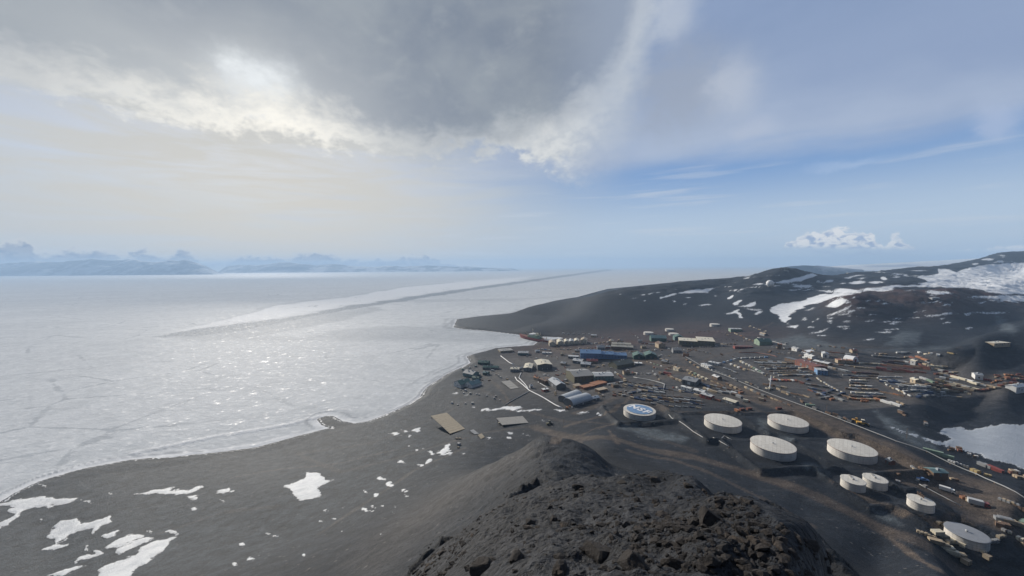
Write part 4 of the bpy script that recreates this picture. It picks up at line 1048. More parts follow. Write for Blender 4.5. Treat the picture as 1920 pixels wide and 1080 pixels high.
# ------------------------------------------------------------------ buildings of the station
W = dict
B = [
 # left group by the shore
 ("boathouse", "building", "green roofed gable building closest to the shore bluff, with pale end wall", (851, 724), (864, 728), 24, 4.5, W(wall="white", roofc="green", axis="y", nwin=2)),
 ("workshop", "workshop", "dark roofed gable workshop with white end wall beside the green roofed one", (872, 725.5), (885, 728), 22, 4.5, W(wall="white", roofc="teal", axis="y", nwin=2)),
 ("shed", "building", "grey teal shed above the two gable buildings by the shore", (868, 705), (886, 708), 20, 5.5, W(wall="teal", roofc="grey", axis="x", nwin=3)),
 ("hut", "building", "dark green low hut near the shoreline corner", (896, 683), (915, 684), 14, 4, W(wall="darkgreen", roofc="green", nwin=2)),
 ("long_shed", "building", "long low green roofed shed lying parallel to the shore road", (905, 693), (934, 692.5), 12, 3.2, W(wall="darkgrey", roofc="green", nwin=5)),
 ("hut", "building", "small teal hut next to the grey teal shed", (885, 712), (896, 713), 9, 3.5, W(wall="teal", roofc="darkgreen", nwin=1)),
 ("pump_house", "building", "flat roofed pump house with cream roof at the sea wall", (938, 661), (962, 659.5), 24, 3, W(wall="tan", roofc="concrete", roof="flat", nwin=3)),
 ("water_plant", "building", "grey water plant of low blocks behind the sea wall", (971, 666), (990, 666), 20, 5, W(wall="teal", roofc="grey", roof="flat", nwin=4, vents=3)),
 # galley and its neighbours
 ("main_hall", "building", "large square hall with cream roof and dark front wall", (1008, 694.5), (1035.5, 692), 38, 9.5, W(wall="darkgrey", roofc="cream", axis="y", rise=2.5, nwin=6, vents=2, doors=2)),
 ("hall", "building", "narrow cream roofed hall joined by a walkway to the large square hall", (981.5, 696.5), (997, 696), 36, 6, W(wall="grey", roofc="cream", axis="y", rise=1.6, nwin=3, vents=2)),
 ("annex", "building", "small cream roofed annex at the seaward end of the walkway", (957, 697.5), (973, 697), 13, 5, W(wall="grey", roofc="cream", axis="x", rise=1.2, nwin=3)),
 # dormitories with gables to us
 ("dormitory", "dormitory", "beige gabled dormitory standing closest to the red ship", (1030, 649.5), (1041.5, 649), 30, 8.5, W(wall="cream", roofc="tan", axis="y", nwin=2, doors=1)),
 ("dormitory", "dormitory", "beige gabled dormitory second from the ship", (1046, 648), (1057, 647.5), 30, 9, W(wall="cream", roofc="cream", axis="y", nwin=2)),
 ("dormitory", "dormitory", "beige gabled dormitory third from the ship, wall to wall with two others", (1058.5, 647), (1066.5, 646.8), 30, 9, W(wall="cream", roofc="cream", axis="y", nwin=2)),
 ("dormitory", "dormitory", "beige gabled dormitory in the middle of the tight row of three", (1067.5, 646.5), (1075.5, 646.3), 30, 9, W(wall="cream", roofc="lightgrey", axis="y", nwin=2)),
 ("dormitory", "dormitory", "beige gabled dormitory last in the tight row before the gap", (1076.5, 646), (1086, 645.7), 30, 9, W(wall="cream", roofc="cream", axis="y", nwin=2)),
 ("dormitory", "dormitory", "beige gabled dormitory standing apart beyond the gap in the row", (1088.5, 645), (1100, 644.7), 30, 9.5, W(wall="cream", roofc="tan", axis="y", nwin=2)),
 ("bunkhouse", "building", "long bunkhouse with cream roof strip, in front of its pair", (1146, 656.5), (1187, 655.5), 14, 5, W(wall="brown", roofc="cream", axis="x", nwin=8)),
 ("bunkhouse", "building", "long bunkhouse with cream roof strip, behind its pair", (1147, 651), (1183, 650), 14, 5, W(wall="brown", roofc="cream", axis="x", nwin=8)),
 ("office", "building", "beige office block with tall front near the long bunkhouses", (1141, 648), (1149, 648), 18, 11, W(wall="tan", roofc="tan", axis="y", nwin=2)),
 ("office", "building", "beige office block behind the seaward bunkhouse roof", (1157, 645), (1166.5, 645), 16, 8, W(wall="tan", roofc="brown", axis="y", nwin=2)),
 ("hut", "building", "grey gabled hut between the blue laboratory and the bunkhouses", (1120, 656), (1134, 655.5), 18, 5, W(wall="shadowgrey", roofc="grey", axis="x", nwin=3)),  # shadowgrey is a plain bluish grey paint
 # white and red roofs below the blue laboratory
 ("barrack", "building", "white roofed barrack on dark walls, uphill of its twin", (1073.5, 681), (1091, 682), 15, 4.5, W(wall="darkgrey", roofc="white", axis="x", nwin=4)),
 ("barrack", "building", "white roofed barrack on dark walls, downhill of its twin", (1088.5, 687.5), (1107, 688), 15, 4.5, W(wall="darkgrey", roofc="white", axis="x", nwin=4)),
 ("barrack", "building", "red roofed barrack behind the two white roofed ones", (1100, 682), (1121, 681), 14, 4, W(wall="brown", roofc="red", axis="x", nwin=4)),
 ("garage", "garage", "flat grey garage in front of the blue laboratory", (1065, 672), (1084, 672), 12, 3.5, W(wall="darkgrey", roofc="lightgrey", roof="flat", nwin=0, doors=3)),
 ("hut", "building", "small tan hut alone on the open ground below the dormitories", (1051, 667), (1057, 667), 8, 4, W(wall="tan", roofc="tan", nwin=1)),
 ("long_shed", "building", "thin white long shed on the open ground below the dormitories", (1016.5, 664), (1033.5, 663.8), 7, 2.6, W(wall="white", roofc="white", roof="flat", nwin=3, doors=1)),
 ("hut", "building", "grey hut with open yard beside the large square hall", (1051, 685), (1060, 685.5), 10, 4, W(wall="tan", roofc="lightgrey", nwin=1)),
 # vehicle works
 ("machine_shop", "workshop", "dark olive walled machine shop with broad pale grey roof", (1077, 719), (1113, 714.5), 42, 10, W(wall="olive", roofc="concrete", axis="x", rise=4, nwin=6, doors=2, bigdoor=True)),
 ("machine_shop", "workshop", "machine shop wing with white roof and grey green walls", (1115, 716.5), (1151, 713.5), 24, 8, W(wall="teal", roofc="lightgrey", axis="x", rise=2, nwin=6, doors=1, bigdoor=True)),
 ("shed", "building", "low shed with rust orange roof nearer the machine shop wing", (1117, 725.5), (1138, 720), 14, 3, W(wall="rust", roofc="orange", roof="flat", nwin=0, doors=2)),
 ("shed", "building", "low shed with rust orange roof nearer the brown box building", (1095, 731), (1116, 726), 11, 2.6, W(wall="rust", roofc="orange", roof="flat", nwin=0, doors=2)),
 ("shed", "building", "small tan shed with open front beside the orange roofed sheds", (1079, 728), (1090, 726), 8, 3, W(wall="tan", roofc="tan", roof="shed", nwin=0)),
 ("shed", "building", "tan low shed at the bend of the road below the machine shops", (1123, 736.5), (1139, 732.5), 9, 3, W(wall="brown", roofc="tan", roof="flat", nwin=0)),
 ("store", "building", "brown box store at the end of the grey metal roofed hall", (1010, 718.5), (1022, 722), 18, 6.5, W(wall="brown", roofc="brown", roof="flat", nwin=2)),
 ("metal_hall", "building", "grey metal roofed hall with dark walls beside the brown box store", (1028, 722), (1043, 731), 17, 6.5, W(wall="darkgrey", roofc="metal", axis="x", nwin=3, doors=1, bigdoor=True)),
 ("arched_hall", "building", "arched metal hall with a bright white seaward roof slope", (1064, 756), (1092, 746), 17, 2.5, W(wall="darkgrey", roofc="metal", roof="arch", axis="x", rise=6, nwin=3)),
 ("arched_hall", "building", "arched metal hall with dull grey roof closest to the snow bank", (1075, 763.5), (1111, 753), 19, 2.5, W(wall="darkgrey", roofc="metal", roof="arch", axis="x", rise=6.5, nwin=3)),
 ("hut", "building", "white roofed small hut beside the dull grey arched hall", (1112, 752), (1124, 749), 8, 3, W(wall="darkgrey", roofc="white", nwin=1)),
 ("container_hut", "building", "red and white hut near the pipeline fork", (1019, 735), (1029, 733), 6, 3.2, W(wall="red", roofc="white", roof="flat", nwin=1)),
 ("hut", "building", "tiny white hut alone on dark ground inside the pipeline bend", (994, 728), (999, 727.5), 5, 4, W(wall="white", roofc="white", nwin=1)),
 ("olive_hall", "building", "olive dark roofed hall with a pale ridge near the green twin halls", (1157, 692), (1189, 685), 24, 5, W(wall="olive", roofc="olive", axis="x", nwin=5)),
 ("shed", "building", "white flat roofed shed beside the olive hall", (1190, 685), (1204, 684.5), 9, 3, W(wall="grey", roofc="white", roof="flat", nwin=2)),
 # upper edge of the town
 ("twin_hall", "building", "dark green gabled hall, seaward one of the green twins", (1188, 674), (1208, 673), 26, 5.5, W(wall="darkgreen", roofc="green", axis="y", nwin=2, doors=1, bigdoor=True)),
 ("twin_hall", "building", "dark green gabled hall, inland one of the green twins", (1210, 673.5), (1232, 672.5), 26, 6, W(wall="darkgreen", roofc="green", axis="y", nwin=2, doors=1, bigdoor=True)),
 ("warehouse", "warehouse", "long green warehouse at the foot of the ridge", (1221, 640.5), (1250, 640), 26, 7.5, W(wall="green", roofc="teal", axis="x", nwin=5, bigdoor=True)),
 ("hall", "building", "short green hall behind the cream roofed warehouse", (1265, 638.5), (1282, 638), 22, 7.5, W(wall="teal", roofc="green", axis="y", nwin=2)),
 ("house", "building", "tan walled house with dark roof below the long green warehouse", (1235, 653), (1248, 652), 24, 8, W(wall="tan", roofc="brown", axis="y", nwin=2)),
 ("cabin", "building", "grey cabin with pale roof beside the road under the cream warehouse", (1262, 662), (1278, 661.5), 18, 5, W(wall="grey", roofc="concrete", axis="x", nwin=3)),
 ("cabin", "building", "orange brown cabin at the start of the long straight pipeline", (1280.5, 669), (1291, 669), 9, 5, W(wall="orange", roofc="brown", axis="x", nwin=1)),
 ("cabin", "building", "small tan cabin between the green warehouse and the bunkhouses", (1203, 653.5), (1212, 653), 8, 4, W(wall="tan", roofc="tan", nwin=1)),
 ("cabin", "building", "small grey cabin beside a white tank at the ridge foot", (1196.5, 642.5), (1204, 642.3), 9, 4.5, W(wall="lightgrey", roofc="grey", nwin=1)),
 ("ridge_house", "building", "pale green flat roofed house at the mouth of the snowy valley", (1370, 622.5), (1392, 621), 16, 5.5, W(wall="palegreen", roofc="lightgrey", roof="flat", nwin=4)),
 ("hall", "building", "dark green hall with pale gable end below the snowy valley", (1413.5, 645), (1424, 648), 26, 6.5, W(wall="palegreen", roofc="darkgreen", axis="y", nwin=1)),
 ("tower_house", "building", "brown tower like house on the upper road", (1457.5, 655), (1465, 655), 8, 10, W(wall="brown", roofc="orange", roof="flat", nwin=1)),
 ("low_shed", "building", "low red shed with white frame above the container yard", (1378, 654.5), (1412, 652.5), 10, 2.5, W(wall="red", roofc="rust", roof="flat", nwin=0, doors=3)),
 # upper yard
 ("depot", "building", "large red brown depot beside the container yard", (1490, 684), (1527, 696), 20, 6, W(wall="rust", roofc="rust", axis="x", rise=1.5, nwin=5, doors=2, bigdoor=True)),
 ("depot", "building", "white roofed depot wing uphill of the red brown depot", (1524, 683), (1552, 688.5), 12, 5, W(wall="brown", roofc="white", axis="x", rise=1.2, nwin=4)),
 ("control_hut", "building", "blue white hut at the lower corner of the red brown depot", (1532.5, 703), (1552, 704), 14, 7, W(wall="skyblue", roofc="lightgrey", roof="flat", nwin=3)),
 ("garage", "garage", "white gabled garage on the upper yard beside a small white tank", (1542, 671), (1554, 671.5), 16, 6, W(wall="white", roofc="lightgrey", axis="y", nwin=1, bigdoor=True)),
 ("garage", "garage", "white low garage uphill of the red brown depot", (1507.5, 670.5), (1522, 674.5), 9, 4.5, W(wall="white", roofc="white", axis="x", nwin=2)),
 ("long_hall", "building", "long tan low building in front of the white dome", (1571, 681), (1600, 682), 9, 4.5, W(wall="tan", roofc="orange", roof="flat", nwin=3)),
 ("shed", "building", "dark roofed open shed at the top corner of the container yard", (1471, 676), (1490, 679), 9, 3, W(wall="brown", roofc="darkgrey", roof="flat", nwin=0, doors=2)),
 ("hill_house", "building", "flat cream roofed house on the shoulder of the dark hill", (1864, 651), (1894, 651), 16, 3.5, W(wall="tan", roofc="cream", roof="flat", nwin=4)),
 ("yard_house", "building", "white house cut by the frame below the dark hill", (1905, 738), (1926, 740), 9, 5, W(wall="white", roofc="white", axis="x", nwin=2)),
 ("yard_house", "building", "white and red hut on the far yard under the dark hill", (1828, 711), (1843, 713), 9, 4.5, W(wall="white", roofc="lightgrey", axis="x", nwin=2)),
 # nearer
 ("metal_shed", "building", "grey sheet metal shed with lean to above the timber yard", (1279, 721.5), (1304, 724.5), 22, 6, W(wall="darkgrey", roofc="grey", axis="x", rise=2.5, nwin=3, doors=1, bigdoor=True)),
 ("trailer", "trailer", "white office trailer in front of the grey sheet metal shed", (1276.5, 731), (1294, 734), 6, 3.4, W(wall="white", roofc="white", roof="arch", rise=0.8, axis="x", nwin=3)),
 ("trailer", "trailer", "white double trailer with white roof beside the red ended one", (1300, 738), (1319, 741.5), 9, 4.2, W(wall="lightgrey", roofc="white", axis="x", rise=1.2, nwin=4)),
 ("trailer", "trailer", "white roofed trailer with a red end wall", (1313.5, 746), (1333, 750), 8, 4.2, W(wall="red", roofc="lightgrey", axis="x", rise=1.0, nwin=3)),
 ("canopy", "building", "cream sheet canopy with open dark front near the road", (1355, 754), (1378, 760), 9, 3.2, W(wall="darkgrey", roofc="cream", axis="x", rise=1.0, nwin=0, doors=2, bigdoor=True)),
 ("shed", "building", "teal roofed shed behind the small fuel tanks", (1750, 899), (1777, 904), 7, 3, W(wall="brown", roofc="teal", axis="x", rise=1, nwin=1)),
 ("white_store", "building", "white store with two sections opposite the vehicles on the container yard", (1314, 687), (1328, 691), 8, 4, W(wall="white", roofc="white", roof="flat", nwin=2)),
 ("white_store", "building", "longer white store behind the two section one", (1328, 683.5), (1346, 686), 8, 3.8, W(wall="lightgrey", roofc="white", roof="flat", nwin=3)),

 ("hut", "building", "pale hut by the pier end of the coast road", (1004, 661), (1012, 660.5), 8, 3.5, W(wall="lightgrey", roofc="white", nwin=1)),
 ("hut", "building", "tan hut between the white long shed and the blue laboratory", (1078, 660), (1086, 660), 8, 3.5, W(wall="tan", roofc="lightgrey", nwin=1)),
 ("hut", "building", "grey hut at the road fork below the barracks", (1062, 699), (1071, 699.5), 9, 4, W(wall="grey", roofc="lightgrey", nwin=1)),
 ("hut", "building", "brown hut at the seaward side of the timber yard", (1150, 727), (1160, 725.5), 8, 3.5, W(wall="brown", roofc="tan", nwin=1)),
 ("hut", "building", "cream hut on the rise above the red heap", (1262, 694), (1272, 696), 8, 3.5, W(wall="cream", roofc="tan", nwin=1)),
 ("hut", "building", "white hut among the goods on the terrace by the tower like house", (1484, 657), (1494, 659), 8, 4, W(wall="white", roofc="lightgrey", nwin=1)),
 ("hut", "building", "tan hut where the tan diagonal of the far yard begins", (1706, 717), (1716, 719), 7, 3.5, W(wall="tan", roofc="cream", nwin=1)),
 ("hut", "building", "grey hut at the first bend of the snowy valley road", (1424, 628), (1433, 630), 9, 4, W(wall="grey", roofc="tan", nwin=1)),
 ("hut", "building", "rust coloured hut on the brown flat beside the road", (1660, 868), (1668, 872), 5, 3, W(wall="rust", roofc="grey", nwin=1)),
 ("hut", "building", "white roofed hut seaward of the pale flat roofed sheds on the flat under the ridge", (1108, 632), (1118, 631.8), 10, 4, W(wall="tan", roofc="white", nwin=1)),
 ("hut", "building", "green hut between the long green shed and the grey teal shed", (905, 703), (914, 703.5), 9, 4, W(wall="darkgreen", roofc="teal", nwin=1)),
 ("hut", "building", "cream hut seaward of the bunkhouse pair", (1124, 664), (1134, 664), 9, 4, W(wall="cream", roofc="tan", nwin=1)),
 ("hut", "building", "red walled hut behind the blue laboratory", (1136, 653.5), (1144, 653.3), 8, 4, W(wall="red", roofc="lightgrey", nwin=1)),
 ("hut", "building", "brown roofed hut below the olive hall", (1170, 703), (1181, 702), 10, 4, W(wall="tan", roofc="brown", nwin=1)),
 ("hut", "building", "grey roofed hut inland of the green twins", (1240, 682), (1250, 682.5), 10, 4, W(wall="tan", roofc="grey", nwin=1)),
 ("hut", "building", "white hut between the cream warehouse and the low red shed", (1352, 650), (1362, 650), 10, 4, W(wall="white", roofc="tan", nwin=1)),
 ("hut", "building", "rust roofed hut above the dome on the upper bench", (1598, 662), (1608, 662.5), 9, 4, W(wall="tan", roofc="rust", nwin=1)),
 ("hut", "building", "pale hut amid the rearmost goods of the upper yard", (1706, 684), (1716, 685), 8, 4, W(wall="lightgrey", roofc="cream", nwin=1)),
 ("hut", "building", "brown hut with white roof uphill of the mixed heap", (1335, 710), (1345, 713), 8, 4, W(wall="brown", roofc="white", nwin=1)),
 ("hut", "building", "orange roofed hut beside the brown store", (1000, 712), (1008, 713), 7, 3.5, W(wall="tan", roofc="orange", nwin=1)),
]
for t in B:
    bld(t[0], t[1], t[2], t[3], t[4], t[5], t[6], **t[7])
# the stepped blue laboratory: three blocks under one roof line
a, b, rz, L = base_line((1088, 676.5), (1176, 673))
root = thing("laboratory", "long blue laboratory stepping down in three roofed sections", "laboratory", (a.x, a.y, floor_z(a, b, rz, 30) + 0.5), rz)
block(root, L * 0.45, 32, 9, "gable", "x", 5.0, "blue", "skyblue", 7, 2, vents=0)
block(root, L * 0.275, 26, 7.5, "gable", "x", 4.0, "blue", "skyblue", 4, 1, x0=L * 0.45 + 0.05, y0=2)
block(root, L * 0.27, 24, 6, "gable", "x", 3.6, "blue", "skyblue", 4, 1, x0=L * 0.725 + 0.1, y0=3)
a, b, rz, L = base_line((1273, 649.5), (1341, 649))
root = thing("warehouse", "biggest cream roofed warehouse, its inland half taller", "warehouse", (a.x, a.y, floor_z(a, b, rz, 45)), rz)
block(root, L * 0.52, 40, 8, "flat", "x", 0, "olive", "cream", 6, 2, bigdoor=True)
block(root, L * 0.475, 52, 10.5, "flat", "x", 0, "olive", "cream", 5, 1, bigdoor=True, x0=L * 0.52 + 0.05)
# covered walkway
a, b = hit(971, 693), hit(1007, 686)
root = thing("covered_walkway", "thin pale covered walkway joining the annex to the large square hall", "walkway", a, math.atan2(b.y - a.y, b.x - a.x))
LL = (b - a).length
MB().box(0, LL, -1.3, 1.3, 0.6, 3.4).build("wall", mat("lightgrey"), root)
MB().prism([(-1.6, 3.35), (0, 4.0), (1.6, 3.35), (1.6, 3.6), (0, 4.3), (-1.6, 3.6)], -0.2, LL + 0.2).build("roof", mat("white"), root)
for k in range(6): MB().box(LL * (k + .5) / 6 - .2, LL * (k + .5) / 6 + .2, -0.9, 0.9, -2, 0.6).build("support", mat("grey"), root)

# white half dome
p = hit(1595, 677)
root = thing("dome_tent", "white half dome tent standing up above the long tan building", "dome", p, 0.3)
n = 10; m = MB(); rr = 8.0
m.prism([(rr * math.cos(math.pi * k / n), 9.5 * math.sin(math.pi * k / n)) for k in range(n + 1)], -7, 7, "y").build("cover", mat("snowy", 0.5, 0.05), root)
MB().box(-2.2, 2.2, -7.12, -7.003, 0, 5).build("door", mat("red"), root)

# radomes on the ridge
for px, py, dpx, lab in ((1443.5, 537.5, 12.5, "large white radome on the dark shoulder of the ridge"), (1534, 531, 5, "small white radome on the ridge beyond the snow strip")):
    p = hit(px, py, dmin=900); r = dpx / 2 / (F / p.y)
    root = thing("radome", lab, "radome", p)
    prof = [(r * 0.62, -6), (r * 0.62, r * 0.25)]
    MB().lathe(prof, 24).build("base", mat("grey"), root)
    MB().lathe([(r * math.sin(t), r * 1.0 - r * math.cos(t)) for t in [0.35 + (math.pi - 0.36) * k / 16 for k in range(17)]], 32).build("shell", mat("snowy", 0.5, 0.06), root, True)
p = hit(1475, 509.5, dmin=900)
root = thing("summit_station", "tiny grey station with masts on the hilltop of the ridge", "building", p)
block(root, 24, 14, 7, "flat", "x", 0, "shadowgrey", "grey", 4, 1, x0=-12)  # shadowgrey is a plain bluish grey paint
for dx in (-16, 0, 15): MB().tube([(dx, 16, -4), (dx, 16, 24)], 0.5, 6).build("mast", mat("grey"), root)
for (px, py, w_, hh), lab in zip(((1579, 512.5, 16, 6), (1590, 512.8, 22, 4), (1748, 562, 24, 5)), ("small grey box hut on the saddle of the ridge", "longer low box hut on the saddle of the ridge", "pale hut beside a snow patch on the brown hill")):
    p = hit(px, py, dmin=700); root = thing("ridge_hut", lab, "building", p, 0.1)
    block(root, w_, 10, hh, "gable", "x", 1.5, "lightgrey", "lightgrey", 2, 1)

# ------------------------------------------------------------------ the ship at the ice pier
a, b = hit(1031, 641, lift=0.3), hit(974, 633.5, lift=0.3)
a.z = b.z = 0.0
L = (b - a).length; rz = math.atan2(b.y - a.y, b.x - a.x)
root = thing("icebreaker_ship", "red hulled icebreaker with pale upper works moored at the ice edge", "ship", a, rz)
m = MB(); st = []
for k in range(17):
    t = k / 16; x = L * t
    hw = 10.5 * min(1, (t + 0.08) / 0.16) ** 0.5 * (1 - max(0, (t - 0.62) / 0.38) ** 2.2)
    hw = max(hw, 0.25); zd = 8.0 + 3.6 * max(0, (t - 0.6) / 0.4) ** 1.5
    st.append([(x - (3 * (1 - zz / zd) if t > 0.8 else 0) * (t - 0.8) * 8, s * hw * q, zz) for s, q, zz in ((-1, 0.8, -1.0), (-1, 1, 2.5), (-1, 1.03, zd), (1, 1.03, zd), (1, 1, 2.5), (1, 0.8, -1.0))])
vs = [p for s_ in st for p in s_]; fs = []
for k in range(16):
    for j in range(5):
        if j == 2: continue
        fs.append((k * 6 + j, k * 6 + j + 1, (k + 1) * 6 + j + 1, (k + 1) * 6 + j))
fs += [tuple(range(6)), tuple(range(96, 102))]
m.add(vs, fs).build("hull", mat("red", 0.5), root)
MB().add([p for s_ in st for p in ((s_[2][0], s_[2][1] * .99, s_[2][2] - 0.25), (s_[3][0], s_[3][1] * .99, s_[3][2] - 0.25))], [(2 * k, 2 * k + 1, 2 * k + 3, 2 * k + 2) for k in range(16)]).build("deck", mat("rust"), root)
MB().box(L * .30, L * .66, -8, 8, 7.7, 12).box(L * .36, L * .62, -7.5, 7.5, 12, 16).build("superstructure", mat("palegreen"), root)
br = MB().box(L * .48, L * .60, -10, 10, 16, 19.5).build("bridge", mat("white"), root)
MB().box(L * .60, L * .603, -9.5, 9.5, 17.4, 18.8).build("window", mat("glass"), br)
MB().prism([(-2.5, 12), (2.5, 12), (2, 23), (-2, 23)], L * .36, L * .42, "x").build("funnel", mat("cream"), root)
for fx, hh in ((.54, 34), (.30, 26)): MB().tube([(L * fx, 0, 12), (L * fx, 0, hh)], 0.5, 6).box(L * fx - .4, L * fx + .4, -3, 3, hh - 5, hh - 4.4).build("mast", mat("cream"), root)
for fx in (.12, .24, .74): MB().tube([(L * fx, -3, 7), (L * fx, -3, 15)], 0.8, 8).tube([(L * fx, -3, 14.5), (L * fx + 11, -3, 20)], 0.45, 6).build("crane", mat("tan"), root)
MB().box(L * .02, L * .17, -8, 8, 7.9, 8.3).build("helicopter_deck", mat("grey"), root)

# ------------------------------------------------------------------ pipelines
def pipeline(label, pts_px, r, color, zoff=0.9, nsup=10, cat="pipeline", step=8.0):
    q = [hit(*p, dmin=180) for p in pts_px]
    path = []
    for i in range(len(q) - 1):
        n = max(2, int((q[i + 1] - q[i]).length / step))
        for k in range(n): path.append(q[i].lerp(q[i + 1], k / n))
    path.append(q[-1])
    path = [Vector((p.x, p.y, zat(p.x, p.y) + zoff)) for p in path]
    for _ in range(2):
        path = [path[0]] + [Vector((path[i].x, path[i].y, (path[i - 1].z + path[i].z * 2 + path[i + 1].z) / 4)) for i in range(1, len(path) - 1)] + [path[-1]]
    o = path[0].copy(); root = thing("pipeline", label, cat, o)
    MB().tube([p - o for p in path], r, 8).build("pipe", mat(color, 0.5, 0.2), root, True)
    for k in range(nsup):
        p = path[min(len(path) - 1, int((k + .5) * len(path) / nsup))] - o
        MB().box(p.x - .35, p.x + .35, p.y - .35, p.y + .35, p.z - r - zoff - .6, p.z - r * 0.8).build("support", mat("brown"), root)
    return root
pipeline("long straight pale pipeline running beside the main road past the fuel tanks", [(1280, 666), (1302, 679), (1325, 692.5), (1370, 709), (1440, 738), (1503, 761), (1600, 797), (1680, 828), (1738, 848), (1830, 891), (1925, 938)], 0.42, "grey", 0.9, 30)
pipeline("snow white pipeline descending past the cream halls to the snow bank", [(966, 708), (969, 713.5), (981, 723), (993, 733.5), (1008, 741), (1022, 748.5), (1042, 761), (1054, 766)], 0.75, "snowy", 1.0, 14)
pipeline("short white pipeline parallel to the upper part of the descending one", [(977, 700), (973, 709), (985, 722), (991, 730)], 0.6, "snowy", 0.9, 5)
pipeline("grey pipeline branching off the white one towards the snow bank end", [(992, 734.5), (975, 744), (960, 752), (947, 760)], 0.55, "grey", 0.7, 6)
pipeline("white pipeline with thick lagging behind the pump house", [(939, 668), (948, 675), (955, 680.5), (963, 684.5)], 0.9, "snowy", 0.9, 4)
pipeline("thin white pipe beside the brown box store", [(1009, 717), (1018, 722.5), (1028, 728)], 0.45, "snowy", 0.8, 3)
pipeline("pale pipeline with two bends around the timber yard", [(1188, 708), (1217, 713), (1236, 717.5), (1246, 721), (1244, 732)], 0.55, "lightgrey", 0.9, 8)
pipeline("thin pale pipe running downhill from the lettered tank pit", [(1254, 778), (1275, 791), (1300, 811), (1328, 828)], 0.32, "lightgrey", 0.5, 8)
pipeline("thin pale pipe crossing the track corner below the second tank pit", [(1337, 821), (1352, 830), (1367, 838)], 0.25, "lightgrey", 0.4, 3)
pipeline("short bent pale pipe beside the lowest big tank", [(1347, 828), (1358, 819), (1372, 825)], 0.25, "lightgrey", 0.5, 3)
pipeline("thin pale pipe behind the three small tanks", [(1724, 909), (1755, 925), (1803, 950)], 0.25, "lightgrey", 0.5, 6)
pipeline("orange pipe rising to the upper road from the brown cabin", [(1281, 664), (1292, 659), (1305, 653)], 0.5, "orange", 0.8, 3)
pipeline("red brown pipeline along the terrace above the container yard", [(1385, 661), (1420, 662), (1450, 667), (1457, 670)], 0.7, "rust", 0.8, 6)
pipeline("pale pipe on the road out of the snowy valley", [(1420, 633), (1450, 641), (1475, 648)], 0.55, "lightgrey", 0.8, 4)
# ------------------------------------------------------------------ containers, stacks, crates
def container_mesh(color, L=6.06, doorc=None):
    m = MB(); w, h = 1.22, 2.59; n = 14
    m.box(-L / 2, L / 2, -w + .06, w - .06, 0.12, h - 0.1)                       # core
    for s in (-1, 1):                                                            # corrugated sides
        for k in range(n):
            x = -L / 2 + .2 + (L - .4) * k / n; y0, y1 = sorted((s * (w - .06), s * (w - .01)))
            m.box(x, x + (L - .4) / n * .5, y0, y1, .2, h - .15)
    for sx in (-1, 1):
        for sy in (-1, 1):
            x0, x1 = sorted((sx * L / 2, sx * (L / 2 - .14))); y0, y1 = sorted((sy * w, sy * (w - .14)))
            m.box(x0 - .004, x1 + .004, y0 - .004, y1 + .004, 0, h)
    for sy in (-1, 1):
        for z in (0.0, h - .13):
            y0, y1 = sorted((sy * (w - .002), sy * (w - .12)))
            m.box(-L / 2 + .15, L / 2 - .15, y0, y1, z, z + .13)
    for k in range(4):                                                           # locking bars on the door end
        y = -.9 + .6 * k
        m.box(L / 2 - .003, L / 2 + .05, y - .04, y + .04, .1, h - .1, 1)
    return m.mesh("shipping_container", [mat(color, 0.6, 0.35), mat("lightgrey")])
def stack_mesh(color, kind):
    m = MB(); r = random.Random(len(kind) * 7)
    if kind == "timber":      # lifts of boards on bearers
        for j in range(3):
            for k in range(3):
                m.box(-3 + .1 * r.random(), 3 - .3 * r.random(), -1.25 + .85 * k, -.5 + .85 * k, .15 + .75 * j, .78 + .75 * j)
            m.box(-2.2, -2.0, -1.3, 1.3, .02 + .75 * j, .15 + .75 * j, 1); m.box(2.0, 2.2, -1.3, 1.3, .02 + .75 * j, .15 + .75 * j, 1)
    elif kind == "pallet":    # wrapped loads on pallets
        for k in range(3):
            x = -2.4 + 1.7 * k
            m.box(x, x + 1.45, -.75, .75, .0, .16, 1); m.box(x + .05, x + 1.4, -.7, .7, .16, 1.2 + .5 * r.random()); m.box(x + .1, x + 1.1, -.5, .6, 1.2, 1.55)
    elif kind == "pipe":      # pipes laid in a cradle
        for j in range(3):
            for k in range(4 - j):
                m.tube([(-3.4, -.9 + .55 * k + .27 * j, .4 + .46 * j), (3.4, -.9 + .55 * k + .27 * j, .4 + .46 * j)], .25, 7)
        m.box(-2.4, -2.2, -1.2, 1.2, 0, .15, 1); m.box(2.2, 2.4, -1.2, 1.2, 0, .15, 1)
    else:                     # crate with battens
        m.box(-1.2, 1.2, -.9, .9, .12, 1.8)
        for x in (-1.1, 0, 1.1): m.box(x - .08, x + .08, -.95, .95, .02, 1.86, 1)
    return m.mesh(kind + "_stack", [mat(color, .75, .4), mat("brown")])
_meshes = {}
WORD = {"rust": "rust red", "white": "white", "tan": "tan", "green": "green", "blue": "blue", "grey": "grey", "orange": "orange", "yellow": "yellow", "cream": "cream", "palegreen": "pale green", "lightgrey": "light grey", "darkgrey": "dark grey", "brown": "brown", "red": "red", "navy": "dark blue", "wood": "bare wood", "skyblue": "light blue", "teal": "teal", "darkgreen": "dark green", "purple": "dull purple", "black": "black"}
KIND = {"box": ("shipping_container", "container"), "long": ("shipping_container", "container"), "timber": ("timber_stack", "timber stack"), "pallet": ("pallet_load", "pallet load"), "pipe": ("pipe_stack", "pipe stack"), "crate": ("wooden_crate", "crate")}
def proto(kind, color):
    if (kind, color) not in _meshes:
        _meshes[(kind, color)] = container_mesh(color) if kind == "box" else container_mesh(color, 12.19) if kind == "long" else stack_mesh(color, kind)
    return _meshes[(kind, color)]
NROW = 0
